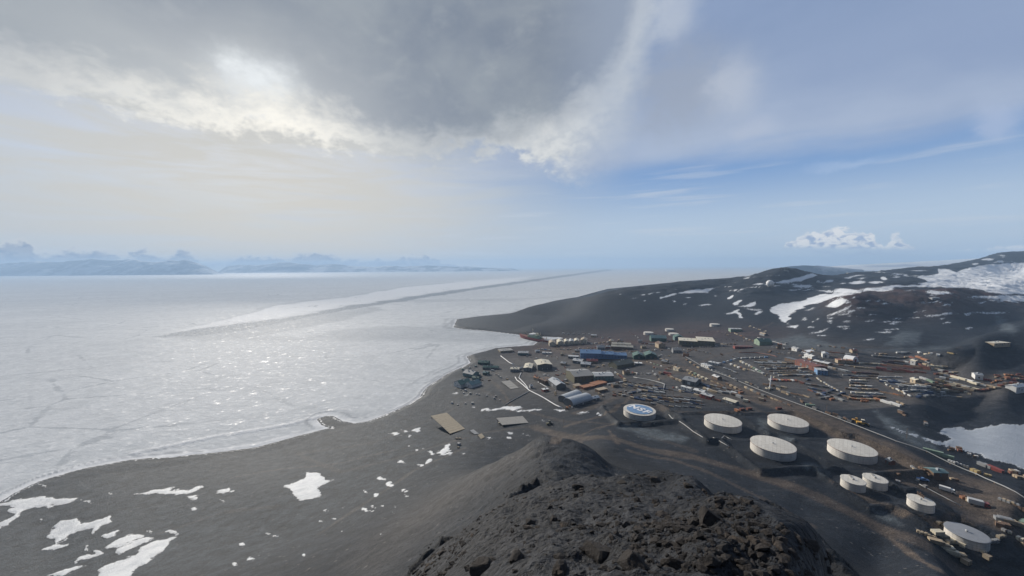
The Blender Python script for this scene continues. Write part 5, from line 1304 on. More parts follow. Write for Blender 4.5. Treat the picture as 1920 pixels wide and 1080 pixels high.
def row(kind, x1, y1, x2, y2, n, colors, desc, turn=0.0, levels=1, sx=1.0, jit=0.08, zs=1.0):
    """n things set out in a line between two points of the ground, each one an object"""
    global NROW
    a, b = hit(x1, y1), hit(x2, y2); d = b - a; rz = math.atan2(d.y, d.x) + turn
    nm, cat = KIND[kind]
    for k in range(n):
        t = k / max(1, n - 1)
        for lv in range(levels):
            if lv and RND.random() < 0.35: break
            c = colors[RND.randrange(len(colors))]
            sp_ = .8 if jit < .4 else 6.0
            p = a.lerp(b, t); x, y = p.x + RND.uniform(-sp_, sp_), p.y + RND.uniform(-sp_, sp_)
            z = zat(x, y) + lv * 2.6 * zs
            o = bpy.data.objects.new(nm, proto(kind, c)); COL.objects.link(o)
            o.location = (x, y, z - 0.05); o.rotation_euler = (0, 0, rz + RND.uniform(-jit, jit)); k_ = 1.0 if jit < .4 else RND.uniform(.75, 1.5); o.scale = (sx * k_, k_ * RND.uniform(.95, 1.25), zs * k_)
            lab = f"{WORD[c]} {cat} {desc}" if n * levels > 1 else desc
            tag(o, lab, cat, f"{cat}s {desc}" if n * levels > 1 else None); NROW += 1
P2 = math.pi / 2
DK = ["darkgrey", "navy", "brown", "grey", "darkgrey", "purple"]
MIX = ["white", "tan", "cream", "lightgrey", "tan"]
# container yard inside the loop road
for i, (x1, y1, x2, y2, n) in enumerate([(1420, 676, 1463, 678, 6), (1418, 680.5, 1470, 682, 7), (1426, 685, 1476, 687, 7), (1431, 689, 1497, 687.5, 9), (1438, 692.5, 1502, 691, 9), (1447, 697, 1499, 695.5, 7), (1456, 700.5, 1520, 698.5, 9), (1464, 705.5, 1517, 704.5, 7)]):
    wh = ["in the top row", "in the second row", "in the third row", "in the fourth row", "in the fifth row", "in the sixth row", "in the seventh row", "in the bottom row"][i]
    row("timber" if i % 3 == 1 else "pallet" if i % 3 == 2 else "pipe", x1, y1, x2, y2, n, ["brown", "darkgrey", "lightgrey", "white", "tan"], wh + " of the loop road yard", sx=1.25)
row("box", 1390, 679, 1431, 701, 9, ["white", "palegreen", "cream", "lightgrey", "tan"], "in the slanting line edging the loop road yard")
row("pallet", 1397, 692, 1428, 700, 6, ["tan", "lightgrey"], "in the thin line below the slanting containers")
row("crate", 1430, 702, 1446, 707, 5, ["tan", "cream", "wood"], "in the cluster at the end of the slanting line", jit=.5)
row("box", 1350, 682.5, 1384, 673, 6, ["white", "skyblue", "lightgrey", "grey"], "curving along the upper edge of the loop road")
row("box", 1392, 672.5, 1436, 671, 6, ["white", "skyblue", "darkgrey", "lightgrey"], "on the inner bend of the loop road")
row("box", 1371, 684, 1384, 690, 3, ["white", "cream"], "in the short pale block inside the loop road")
row("box", 1381, 687, 1396, 694, 3, ["orange", "tan"], "in the short tan block inside the loop road")
row("box", 1444, 713.5, 1492, 715, 9, ["rust", "red", "white", "orange", "lightgrey"], "parked side by side on the open yard", turn=P2 + .35)
row("box", 1497, 716, 1503, 719, 2, ["brown", "rust"], "at the loose end of the side by side set", turn=.4)
row("pallet", 1532, 710, 1577, 736, 10, ["cream", "lightgrey", "tan"], "in the pale line slanting down from the blue white hut")
for i, (x1, y1, x2, y2, n) in enumerate([(1516, 722, 1549, 727, 4), (1520, 729, 1548, 735, 4), (1534, 741, 1562, 733, 4), (1541, 748, 1580, 739, 5), (1562, 745, 1578, 751, 3)]):
    row("timber", x1, y1, x2, y2, n, DK, ["beside the open yard, uphill set", "beside the open yard, downhill set", "in the dark heap at the yard corner", "in the outer line of the corner heap", "under the slanting pale line's end"][i], sx=1.2, jit=.25)
row("box", 1559, 750, 1559, 750, 1, ["orange"], "orange container among the dark stacks at the yard corner", turn=.3)
row("box", 1520, 761.5, 1520, 761.5, 1, ["palegreen"], "pale green container beside the long pipeline", turn=-.5, sx=1.5)
row("pallet", 1450, 729, 1512, 758, 9, ["darkgrey", "grey", "tan", "brown"], "strung along the uphill side of the pipeline", jit=.5)
row("pallet", 1535, 768, 1597, 792, 8, ["darkgrey", "lightgrey", "brown"], "strung between the green container and the orange loaders", jit=.5)
row("pallet", 1384, 714, 1442, 733, 7, ["tan", "cream", "brown", "darkgrey"], "beside the pipeline where the road crosses it", jit=.5)
row("pallet", 1330, 692, 1368, 706, 7, ["tan", "lightgrey", "grey"], "along the first leg of the pipeline", jit=.3)
row("box", 1290, 696, 1324, 712, 6, ["tan", "cream", "palegreen"], "in the diagonal line below the orange cabin")
row("pallet", 1292, 701, 1318, 714, 5, ["tan", "yellow", "brown"], "next to the diagonal line below the orange cabin")
row("box", 1363, 721, 1388, 733, 4, ["tan", "olive" if "olive" in WORD else "brown", "lightgrey"], "in the line beside the crossing")
row("timber", 1345, 735, 1390, 744, 6, ["brown", "tan", "grey", "white"], "in the mixed heap above the cream canopy", jit=.4)
row("pallet", 1345, 731, 1378, 736, 4, ["grey", "lightgrey"], "behind the mixed heap above the cream canopy", jit=.4)
row("box", 1390, 737.5, 1390, 737.5, 1, ["orange"], "orange container at the end of the mixed heap", turn=.2)
row("box", 1383, 771.5, 1383, 771.5, 1, ["orange"], "orange container end on behind the tank pits", turn=P2)
row("box", 1392, 769, 1405, 768, 2, ["orange", "rust"], "lying lengthwise behind the tank pits")
row("box", 1459, 767, 1459, 767, 1, ["rust"], "rust red container at the road edge above the tank pits", turn=.1)
# timber yard in front of the lettered tank
for i, (x1, y1, x2, y2, n) in enumerate([(1180, 717.5, 1232, 724, 6), (1172, 723, 1240, 730, 7), (1160, 724, 1192, 729, 4), (1200, 733, 1242, 737.5, 5), (1205, 739.5, 1300, 748, 10), (1208, 744.5, 1312, 754.5, 11), (1220, 751, 1316, 760, 10), (1180, 738, 1206, 734, 4), (1196, 745, 1216, 741, 3), (1200, 727, 1242, 734, 5), (1224, 758, 1310, 766, 8)]):
    row("timber" if i % 2 else "pallet", x1, y1, x2, y2, n, ["brown", "darkgrey", "grey", "tan", "lightgrey", "navy"],
        ["in the top row of the timber yard", "in the second row of the timber yard", "in the pale stub row at the timber yard's seaward edge", "in the short row inside the bent pipe", "in the longest row of the timber yard", "in the row below the longest one", "in the lowest but one timber row", "in the slanting row by the road bend", "in the small slanting row beside the tank", "in the third row of the timber yard", "in the row right behind the lettered tank"][i], sx=1.25, jit=.15)
row("crate", 1194, 700, 1222, 704, 5, ["grey", "lightgrey", "tan"], "in the grey heap below the green twin halls", jit=.5, sx=1.8)
row("box", 1239, 700, 1257, 704, 4, ["red", "rust", "brown"], "in the red heap in the middle of town", jit=.4)
row("pallet", 1214, 679, 1241, 687, 5, ["tan", "palegreen", "white"], "in the line under the green twin halls")
row("crate", 1255, 690, 1266, 685, 3, ["tan", "brown"], "beside the road under the twin halls", sx=2.2)
row("box", 1252, 642, 1262, 640, 2, ["rust", "brown"], "behind the short green hall")
row("crate", 1172, 695, 1188, 702, 4, ["red", "white", "grey"], "beside the olive hall", sx=1.8, jit=.5)
# six red ended boxes on the shore flat beyond the dormitories
row("box", 1056, 625.5, 1104, 627, 6, ["white", "lightgrey"], "in the pale row on the flat under the ridge", sx=1.1)
row("box", 1130, 634, 1142, 633.5, 2, ["lightgrey"], "alone on the flat under the ridge")
row("pallet", 1292, 624, 1328, 621, 6, ["darkgrey", "brown"], "in the dark line under the ridge hollow")
row("pallet", 1180, 622, 1196, 633, 5, ["tan", "rust", "white"], "climbing the slope behind the tanks")
row("pallet", 1372, 624, 1394, 630, 6, ["tan", "cream", "orange"], "below the pale green flat roofed house", jit=.4)
row("pallet", 1406, 612, 1440, 622, 8, ["tan", "grey", "cream"], "on the road into the snowy valley", jit=.4)
row("crate", 1340, 636, 1400, 640, 8, ["brown", "darkgrey", "grey"], "scattered above the cream warehouse", jit=1)
row("crate", 1300, 651, 1336, 652, 6, ["white", "darkgrey", "grey"], "in front of the cream warehouse", jit=.6)
row("pallet", 1445, 652, 1520, 661, 10, ["grey", "tan", "brown", "white"], "on the terrace by the tower like house", jit=.6)
row("pallet", 1520, 655, 1534, 664, 4, ["tan", "yellow", "white"], "uphill of the white gabled garage", jit=.4)
# upper yard beyond the dome
row("long", 1612, 690.5, 1632, 692.5, 2, ["tan", "cream"], "at the head of the long red row", levels=1)
row("long", 1640, 693, 1726, 699, 7, ["rust", "red", "brown"], "in the long red row", levels=2, jit=.02)
row("long", 1658, 686, 1734, 692.5, 6, ["purple", "brown", "rust"], "in the row behind the long red one", levels=2, jit=.02)
row("long", 1663, 680.5, 1700, 682.5, 4, ["purple", "lightgrey", "brown"], "in the short rearmost row of the upper yard", levels=2, jit=.03)
row("long", 1711, 671.5, 1735, 675, 3, ["orange", "rust"], "in the thin orange line at the foot of the brown hill", jit=.02)
row("box", 1684, 662, 1702, 662.5, 4, ["white", "grey"], "on the upper bench below the brown hill", jit=.3)
row("box", 1717, 663, 1760, 664.5, 6, ["tan", "cream", "white"], "in the loose line below the brown hill", jit=.5)
row("crate", 1644, 664, 1661, 664.5, 4, ["tan", "olive" if "olive" in WORD else "grey"], "at the start of the upper bench", sx=1.6)
row("crate", 1779, 663, 1786, 664, 3, ["tan", "yellow"], "in the round heap where the dark hill begins", sx=1.8, levels=2)
row("pallet", 1737, 678, 1748, 684, 3, ["grey", "tan"], "behind the end of the long red row")
row("box", 1746, 688, 1772, 690, 4, ["white", "cream", "tan"], "at the foot of the dark hill, first line", jit=.3)
row("box", 1757, 694, 1783, 700, 4, ["tan", "rust", "lightgrey"], "at the foot of the dark hill, second line", jit=.3)
row("box", 1606, 669, 1606, 674, 2, ["rust", "white"], "stacked beside the white dome", levels=2)
# far yard, slanting rows
for i, (x1, y1, x2, y2, n, cols) in enumerate([(1600, 714.5, 1618, 715, 3, MIX), (1600, 719.5, 1617, 720.5, 3, DK), (1600, 725, 1630, 726, 4, MIX), (1603, 738, 1648, 740, 6, MIX), (1598, 744, 1653, 746, 7, DK)]):
    row("timber", x1, y1, x2, y2, n, cols, ["in the top short row by the yard road", "in the second short row by the yard road", "in the third row by the yard road", "in the pale row below the yard road", "in the dark lowest row by the yard road"][i], sx=1.25)
for i, (x1, y1, x2, y2, n) in enumerate([(1652, 708.5, 1684, 709, 5), (1653, 712.5, 1688, 713.5, 5), (1656, 717, 1690, 718, 5), (1662, 721, 1696, 722.5, 5), (1692, 727, 1730, 727.5, 5), (1694, 731, 1735, 732, 6), (1700, 735.5, 1740, 736.5, 6), (1723, 740, 1752, 740.5, 4), (1724, 746, 1760, 747, 4)]):
    row("pipe" if i % 2 else "timber", x1, y1, x2, y2, n, ["navy", "darkgrey", "grey", "lightgrey"],
        ["in the first dark row of the far yard", "in the second dark row of the far yard", "in the third dark row of the far yard", "in the fourth dark row of the far yard", "in the first row of the middle set", "in the second row of the middle set", "in the third row of the middle set", "in the upper of the last two rows", "in the lower of the last two rows"][i], sx=1.3)
row("pallet", 1647, 710, 1668, 726, 6, ["white", "cream"], "in the pale line bounding the far yard", jit=.2)
row("pallet", 1677, 729, 1704, 742, 6, ["white", "cream", "tan"], "in the second pale line bounding the far yard", jit=.2)
row("box", 1722, 725, 1766, 737, 6, ["tan", "cream", "lightgrey"], "in the tan diagonal of the far yard", jit=.04)
row("box", 1729, 710, 1748, 718, 4, ["palegreen", "lightgrey"], "in the pale green diagonal of the far yard", jit=.04)
row("box", 1752, 719, 1798, 733.5, 7, ["tan", "cream", "yellow", "orange"], "in the long tan diagonal of the far yard", levels=2, jit=.05)
row("box", 1758, 713, 1820, 732, 9, ["tan", "cream", "brown", "yellow"], "in the widest diagonal of the far yard", jit=.08)
row("box", 1767, 709.5, 1792, 714, 4, ["white", "tan", "brown"], "at the upper end of the diagonals", jit=.08)
row("long", 1794, 709, 1824, 719, 4, ["white", "cream"], "in the white diagonal nearest the dark hill", jit=.02)
row("box", 1830, 719.5, 1853, 726, 4, ["tan", "lightgrey"], "at the lower end of the white diagonal", jit=.04)
row("box", 1846, 712.5, 1850, 713.5, 2, ["red"], "next to the white and red hut")
for i, (x1, y1, x2, y2, n) in enumerate([(1862, 709, 1925, 707, 8), (1865, 714, 1925, 713, 8), (1870, 719, 1925, 718, 7)]):
    row("pallet", x1, y1, x2, y2, n, ["rust", "tan", "orange", "brown", "red"], ["in the rear line of the scrap yard", "in the middle line of the scrap yard", "in the front line of the scrap yard"][i], sx=1.2, jit=.6)
row("long", 1650, 752, 1678, 760, 3, ["orange", "cream", "white"], "by itself below the far yard", jit=.1)
row("crate", 1684, 755, 1691, 758, 2, ["tan", "wood"], "below the far yard beside the orange line", sx=2)
row("pallet", 1618, 752, 1645, 755, 4, ["orange", "darkgrey", "brown"], "loose below the dark lowest row", jit=.6)
# along the road by the pond
row("long", 1752, 850, 1770, 856.5, 2, ["palegreen"], "in the pale green pair beside the pipeline", jit=.02)
row("pallet", 1784, 866, 1812, 876, 5, ["grey", "darkgrey", "lightgrey"], "in the covered line after the pale green pair", jit=.3)
row("box", 1841, 873, 1872, 884, 4, ["rust", "brown", "grey", "red"], "on the bank above the frozen pond", jit=.1, levels=1)
row("crate", 1785, 845, 1835, 856, 7, ["rust", "white", "brown"], "in the low line on the pond's dark rim", jit=.5)
row("crate", 1884, 880, 1922, 898, 8, ["rust", "white", "tan"], "in the red and white line at the pond's edge", jit=.5, sx=1.4)
row("crate", 1848, 889, 1860, 892, 2, ["yellow", "tan"], "below the pond bank beside the pipeline", sx=1.5, jit=.4)
row("crate", 1802, 932, 1816, 940, 4, ["orange", "tan"], "between the white truck and the red and white truck", jit=.3)
row("crate", 1784, 900, 1790, 901, 2, ["tan", "brown"], "at the end of the teal roofed shed")
row("crate", 1690, 901, 1716, 905, 4, ["brown", "grey"], "beside the twin small tanks", jit=.8)
row("pallet", 1727, 1000, 1757, 1015, 5, ["wood", "tan"], "in the timber store uphill of the grey roofed tank", jit=.1)
row("timber", 1757, 1001, 1780, 1016, 4, ["cream", "wood"], "lying against the grey roofed tank", jit=.1)
row("crate", 1800, 1043, 1836, 1034, 6, ["tan", "cream", "wood"], "at the downhill side of the grey roofed tank", jit=.5)
row("timber", 1754, 1018, 1800, 1046, 7, ["wood", "tan", "cream"], "edging the pad of the grey roofed tank", jit=.05)
row("crate", 1874, 992, 1922, 1018, 8, ["tan", "brown", "cream", "grey"], "strewn on the rough ground past the grey roofed tank", jit=1)
row("box", 1917, 980, 1917, 980, 1, ["palegreen"], "pale green container cut by the frame past the grey roofed tank", turn=.4)
row("timber", 1875, 975, 1905, 985, 4, ["grey", "tan"], "in the rail like line past the grey roofed tank", jit=.1)
# shore and mid slope
row("crate", 857, 824, 863, 824, 2, ["wood"], "standing behind the big wooden platform", sx=1.0)
row("crate", 861, 836, 867, 836, 3, ["wood", "lightgrey"], "in the little heap below the big wooden platform", jit=.4)
row("box", 911, 698, 917, 698, 1, ["white"], "white container in front of the long green roofed shed")
row("box", 923, 695.5, 926, 695.5, 1, ["lightgrey"], "light grey container at the inland end of the long green roofed shed")
row("crate", 900, 702, 925, 703, 5, ["white", "lightgrey", "grey"], "below the long green roofed shed", jit=1, sx=1.4)
row("crate", 852, 731, 900, 740, 7, ["white", "lightgrey"], "scattered on the beach below the gable buildings", jit=1.5)
row("crate", 845, 757, 880, 760, 4, ["white"], "scattered further along the beach", jit=1.5)
row("crate", 918, 742, 932, 752, 4, ["lightgrey", "white"], "between the beach and the framed pad", jit=1.5)
row("pallet", 900, 716, 914, 713, 3, ["tan", "brown"], "by the dark roofed gable workshop", jit=.5)
row("box", 1054, 716, 1068, 711, 3, ["lightgrey", "rust", "cream"], "in the line between grey hall and machine shop")
row("crate", 1040, 735, 1048, 742, 3, ["orange", "tan", "white"], "beside the arched halls", jit=.8)
row("crate", 1062, 766, 1074, 764, 3, ["tan", "orange", "white"], "at the corner of the dull grey arched hall", jit=.8)
row("crate", 1118, 741, 1128, 745, 4, ["tan", "lightgrey"], "behind the white roofed small hut", jit=.8)
row("crate", 1145, 738, 1180, 736, 6, ["darkgrey", "olive" if "olive" in WORD else "brown", "grey"], "along the road bend above the lettered tank", jit=.8)
row("crate", 1055, 690, 1062, 686, 3, ["lightgrey", "red"], "behind the hut with open yard", jit=.8)
row("crate", 985, 668, 1003, 672, 4, ["white", "grey"], "around the grey water plant", jit=.8)
row("box", 1075, 664, 1090, 665, 3, ["lightgrey", "tan", "grey"], "beside the flat grey garage", jit=.2)


# more goods between the buildings
for x1, y1, x2, y2, n, kd, cols, desc in [
 (1060, 700, 1072, 706, 4, "crate", ["lightgrey", "tan", "red"], "behind the big machine shop"), (1100, 700, 1140, 697, 6, "pallet", ["tan", "white", "brown"], "uphill of the machine shops"),
 (1155, 700, 1170, 712, 5, "box", ["rust", "grey", "lightgrey", "tan"], "in the line beside the machine shop wing"), (1142, 722, 1172, 716, 5, "box", ["tan", "orange", "brown", "lightgrey"], "along the road past the orange roofed sheds"),
 (1110, 690, 1150, 684, 6, "crate", ["white", "rust", "tan"], "between the barracks and the olive hall"), (1130, 664, 1180, 662, 7, "crate", ["white", "lightgrey", "tan", "red"], "between the bunkhouses and the blue laboratory"),
 (1190, 660, 1240, 657, 7, "crate", ["tan", "white", "brown"], "between the bunkhouses and the house with dark roof"), (1205, 645, 1232, 646, 5, "box", ["tan", "lightgrey", "rust"], "in front of the long green warehouse"),
 (1225, 697, 1236, 712, 4, "pallet", ["tan", "brown", "lightgrey"], "between the red heap and the bent pipe"), (1258, 708, 1275, 715, 4, "box", ["brown", "tan", "grey"], "uphill of the grey sheet metal shed"),
 (1306, 716, 1328, 726, 6, "timber", ["navy", "brown", "darkgrey"], "against the inland side of the grey sheet metal shed"), (1322, 730, 1340, 736, 4, "box", ["tan", "white", "brown"], "behind the white double trailer"),
 (1260, 726, 1276, 736, 4, "crate", ["white", "tan", "red"], "beside the white office trailer"), (1336, 716, 1356, 724, 5, "pallet", ["tan", "lightgrey", "brown"], "on the open ground above the mixed heap"),
 (1398, 728, 1430, 742, 6, "timber", ["brown", "tan", "darkgrey"], "below the pipeline crossing"), (1440, 745, 1480, 760, 6, "pallet", ["brown", "tan", "darkgrey"], "on the downhill verge of the pipeline"),
 (1508, 707, 1530, 700, 4, "timber", ["brown", "lightgrey", "tan"], "below the red brown depot"), (1556, 690, 1600, 700, 7, "box", ["tan", "rust", "grey", "white"], "between the depot and the yard road"),
 (1560, 684, 1606, 688, 6, "pallet", ["tan", "white", "orange"], "below the long tan building"), (1500, 668, 1540, 684, 5, "box", ["brown", "orange", "white"], "on the uphill side of the depot"),
 (1585, 704, 1640, 706, 7, "pipe", ["navy", "lightgrey", "brown"], "along the yard road's uphill edge"), (1590, 730, 1640, 732, 7, "timber", ["brown", "tan", "lightgrey"], "in the fourth row by the yard road"),
 (1610, 700, 1640, 702, 4, "box", ["purple", "brown"], "in the dark line below the long red row"), (1655, 736, 1690, 742, 5, "pallet", ["tan", "brown", "orange"], "below the second pale line"),
 (1762, 740, 1800, 746, 5, "pallet", ["grey", "tan", "lightgrey"], "along the edge of the far yard's slope"), (1800, 734, 1836, 742, 5, "crate", ["tan", "cream", "brown"], "at the low corner of the far yard"),
 (1770, 704, 1790, 706, 4, "box", ["white", "tan", "rust"], "above the upper end of the diagonals"), (1700, 680, 1735, 684, 5, "box", ["rust", "tan", "lightgrey"], "between the rearmost row and the orange line"),
 (1440, 640, 1480, 645, 5, "crate", ["brown", "grey", "tan"], "on the slope below the snowy valley"), (1395, 634, 1412, 640, 4, "box", ["tan", "lightgrey", "brown"], "beside the dark green hall with pale gable"),
 (1345, 622, 1366, 628, 4, "crate", ["tan", "grey"], "seaward of the pale green flat roofed house"), (1300, 657, 1370, 668, 8, "crate", ["darkgrey", "brown", "grey"], "spread on the empty lot above the loop road"),
 (1216, 664, 1258, 668, 6, "crate", ["white", "tan", "grey"], "behind the green twin halls"), (1010, 655, 1030, 657, 4, "box", ["lightgrey", "tan", "blue"], "on the pier approach below the dormitories"),
 (1040, 655, 1100, 657, 8, "crate", ["white", "grey", "tan"], "in front of the gabled dormitories"), (1110, 645, 1140, 642, 5, "box", ["tan", "white", "rust"], "inland of the gabled dormitories"),
 (1000, 706, 1050, 703, 6, "crate", ["white", "lightgrey", "rust"], "on the road below the cream halls"), (930, 704, 955, 712, 5, "crate", ["tan", "lightgrey", "brown"], "between the green shed and the annex"),
 (870, 694, 890, 688, 4, "crate", ["teal", "grey", "white"], "uphill of the grey teal shed"), (1690, 770, 1740, 800, 5, "crate", ["brown", "grey"], "scattered on the bare slope above the pond"),
 (1712, 878, 1740, 892, 4, "pallet", ["brown", "grey", "tan"], "near the blue pickup"), (1880, 940, 1922, 962, 5, "pallet", ["brown", "grey", "tan"], "along the brown flat's inland edge"),
 (1846, 1018, 1880, 1010, 4, "pallet", ["tan", "wood", "grey"], "behind the grey roofed tank"), (1752, 988, 1778, 980, 4, "crate", ["tan", "wood"], "above the timber store")]:
    row(kd, x1, y1, x2, y2, n, cols, desc, jit=.6 if kd == "crate" else .2, sx=1.5 if kd == "crate" else 1.15)

for x1, y1, x2, y2, n, kd, cols, desc in [
 (1444, 680, 1490, 683, 6, "timber", ["tan", "lightgrey", "brown"], "filling the gap under the open shed"), (1500, 692, 1524, 690, 4, "timber", ["white", "tan", "brown"], "at the depot's foot"),
 (1600, 709, 1640, 711, 6, "pipe", ["tan", "grey", "brown"], "in the uppermost pipe row by the yard road"), (1596, 749, 1650, 752, 7, "timber", ["tan", "orange", "brown"], "just above the loose lowest goods"),
 (1655, 714.5, 1692, 716, 5, "pipe", ["lightgrey", "tan", "navy"], "between the second and third dark rows of the far yard"), (1696, 722, 1732, 723.5, 5, "timber", ["tan", "lightgrey", "brown"], "above the middle set of the far yard"),
 (1740, 722, 1790, 735, 8, "timber", ["tan", "cream", "brown"], "in the timber line between the tan diagonals"), (1775, 716, 1826, 729, 8, "pipe", ["cream", "tan", "lightgrey"], "in the pipe line beside the white diagonal"),
 (1755, 702, 1790, 700, 5, "timber", ["tan", "brown", "rust"], "in the line under the dark hill's foot"), (1640, 668, 1700, 671, 8, "timber", ["brown", "tan", "grey"], "on the bench behind the rearmost row"),
 (1545, 660, 1590, 664, 6, "pipe", ["rust", "brown", "lightgrey"], "on the bench uphill of the white dome"), (1605, 682, 1650, 684, 6, "timber", ["tan", "cream", "brown"], "between the dome and the long red row"),
 (1185, 747, 1216, 752, 4, "timber", ["brown", "tan", "navy"], "on the seaward edge of the timber yard"), (1230, 728, 1300, 738, 8, "pipe", ["navy", "grey", "brown"], "in the pipe row across the timber yard"),
 (1212, 748, 1312, 757, 11, "pipe", ["brown", "lightgrey", "navy"], "in the pipe row in front of the timber yard"), (1180, 720.5, 1238, 727, 7, "pipe", ["tan", "brown", "grey"], "between the top timber rows"),
 (1306, 742, 1345, 752, 5, "timber", ["brown", "tan", "rust"], "below the red ended trailer"), (1335, 724, 1366, 731, 5, "timber", ["tan", "grey", "brown"], "on the open ground beside the mixed heap"),
 (1520, 733, 1545, 741, 4, "pipe", ["navy", "grey", "rust"], "within the dark heap at the yard corner"), (1580, 742, 1600, 748, 3, "pipe", ["brown", "tan"], "between the corner heap and the far rows"),
 (1470, 735, 1510, 744, 5, "pipe", ["brown", "grey", "tan"], "on the empty lower part of the open yard"), (1436, 722, 1470, 728, 5, "timber", ["brown", "tan", "darkgrey"], "beside the leaning crane"),
 (1160, 655, 1185, 660, 4, "timber", ["tan", "brown"], "beside the bunkhouse pair"), (1210, 670, 1250, 676, 5, "timber", ["tan", "white", "brown"], "behind the inland green hall"),
 (1288, 676, 1310, 690, 4, "timber", ["brown", "tan", "grey"], "under the first bend of the long pipeline"), (1095, 708, 1113, 700, 3, "timber", ["tan", "brown"], "against the big machine shop"),
 (1830, 733, 1870, 728, 5, "timber", ["tan", "brown", "rust"], "below the scrap yard"), (1876, 724, 1922, 722, 6, "timber", ["rust", "tan", "brown"], "in the lowest line of the scrap yard"),
 (1030, 668, 1048, 672, 4, "crate", ["white", "tan", "grey"], "around the small tan hut"), (1090, 654, 1120, 652, 5, "crate", ["white", "tan", "red"], "uphill of the blue laboratory"),
 (1255, 655, 1300, 656, 6, "crate", ["tan", "white", "brown"], "between the cream warehouse and the cabins"), (1170, 683, 1200, 678, 5, "crate", ["white", "tan", "grey"], "in front of the green twin halls"),
 (1345, 648, 1380, 646, 5, "crate", ["brown", "tan", "white"], "between the cream warehouse and the red shed"), (1440, 660, 1480, 664, 6, "crate", ["tan", "grey", "brown"], "along the terrace pipeline"),
 (1530, 648, 1580, 652, 6, "crate", ["tan", "brown", "grey"], "on the pale slope above the upper yard"), (1035, 716, 1060, 722, 4, "crate", ["rust", "tan", "lightgrey"], "between the metal roofed hall and the arched halls"),
 (1158, 742, 1186, 742, 4, "crate", ["tan", "rust", "grey"], "on the bend behind the lettered tank"), (1222, 690, 1250, 694, 5, "crate", ["tan", "red", "grey"], "above the red heap in town")]:
    row(kd, x1, y1, x2, y2, n, cols, desc, jit=.6 if kd == "crate" else .2, sx=1.6 if kd == "crate" else 1.25)

# ------------------------------------------------------------------ platforms
def pad(label, corners, th, color, posts=0, name="wooden_platform", cat="platform", planks=14):
    q = [hit(*c) for c in corners]; c0 = sum(q, Vector()) / 4
    z = max(p.z for p in q) + 0.35
    root = thing(name, label, cat, (c0.x, c0.y, z))
    loc = [Vector((p.x - c0.x, p.y - c0.y, 0)) for p in q]
    m = MB()
    for k in range(planks):
        t0, t1 = k / planks, (k + 0.93) / planks
        a0, a1 = loc[0].lerp(loc[3], t0), loc[0].lerp(loc[3], t1); b0, b1 = loc[1].lerp(loc[2], t0), loc[1].lerp(loc[2], t1)
        vs = [a0, b0, b1, a1]; m.add([(v.x, v.y, -th) for v in vs] + [(v.x, v.y, 0) for v in vs], [(0, 3, 2, 1), (4, 5, 6, 7), (0, 1, 5, 4), (1, 2, 6, 5), (2, 3, 7, 6), (3, 0, 4, 7)])
    m.build("deck", mat(color, .8, .4), root)
    for v in loc:
        MB().box(v.x * .94 - .3, v.x * .94 + .3, v.y * .94 - .3, v.y * .94 + .3, -4, -th).build("post", mat("brown"), root)
    return root
pad("big weathered wooden platform on the slope above the beach", [(808, 795.5), (838, 787), (872, 804.5), (844, 815.5)], .4, "wood", planks=10)
pad("smaller pinkish wooden platform with goods lying on it", [(931, 791), (980, 783.5), (991, 793), (942, 800.5)], .8, "concrete", planks=8)
pad("tiny tan platform beside a snow patch downhill of the big wooden one", [(896, 819), (903, 816), (909, 820.5), (902, 823.5)], .4, "wood", planks=5)
pad("low grey platform flush with the slope beside the big wooden one", [(881, 812), (888, 809.5), (898, 813.5), (890, 815.5)], .3, "grey", planks=5)
pad("grey framed pad on the dark flat inside the pipeline fork", [(940, 720), (956, 717), (973, 727.5), (958, 730.5)], .5, "concrete", planks=4)
q = hit(936, 796)
for dx, dy, c, lab in ((0, 0, "cream", "cream crate at the corner of the pinkish wooden platform"), (14, 7, "white", "white crate lying on the far edge of the pinkish wooden platform")):
    x, y = q.x + dx, q.y + dy
    o = bpy.data.objects.new("wooden_crate", proto("crate", c)); COL.objects.link(o); o.location = (x, y, zat(x, y) + 0.8); tag(o, lab, "crate")

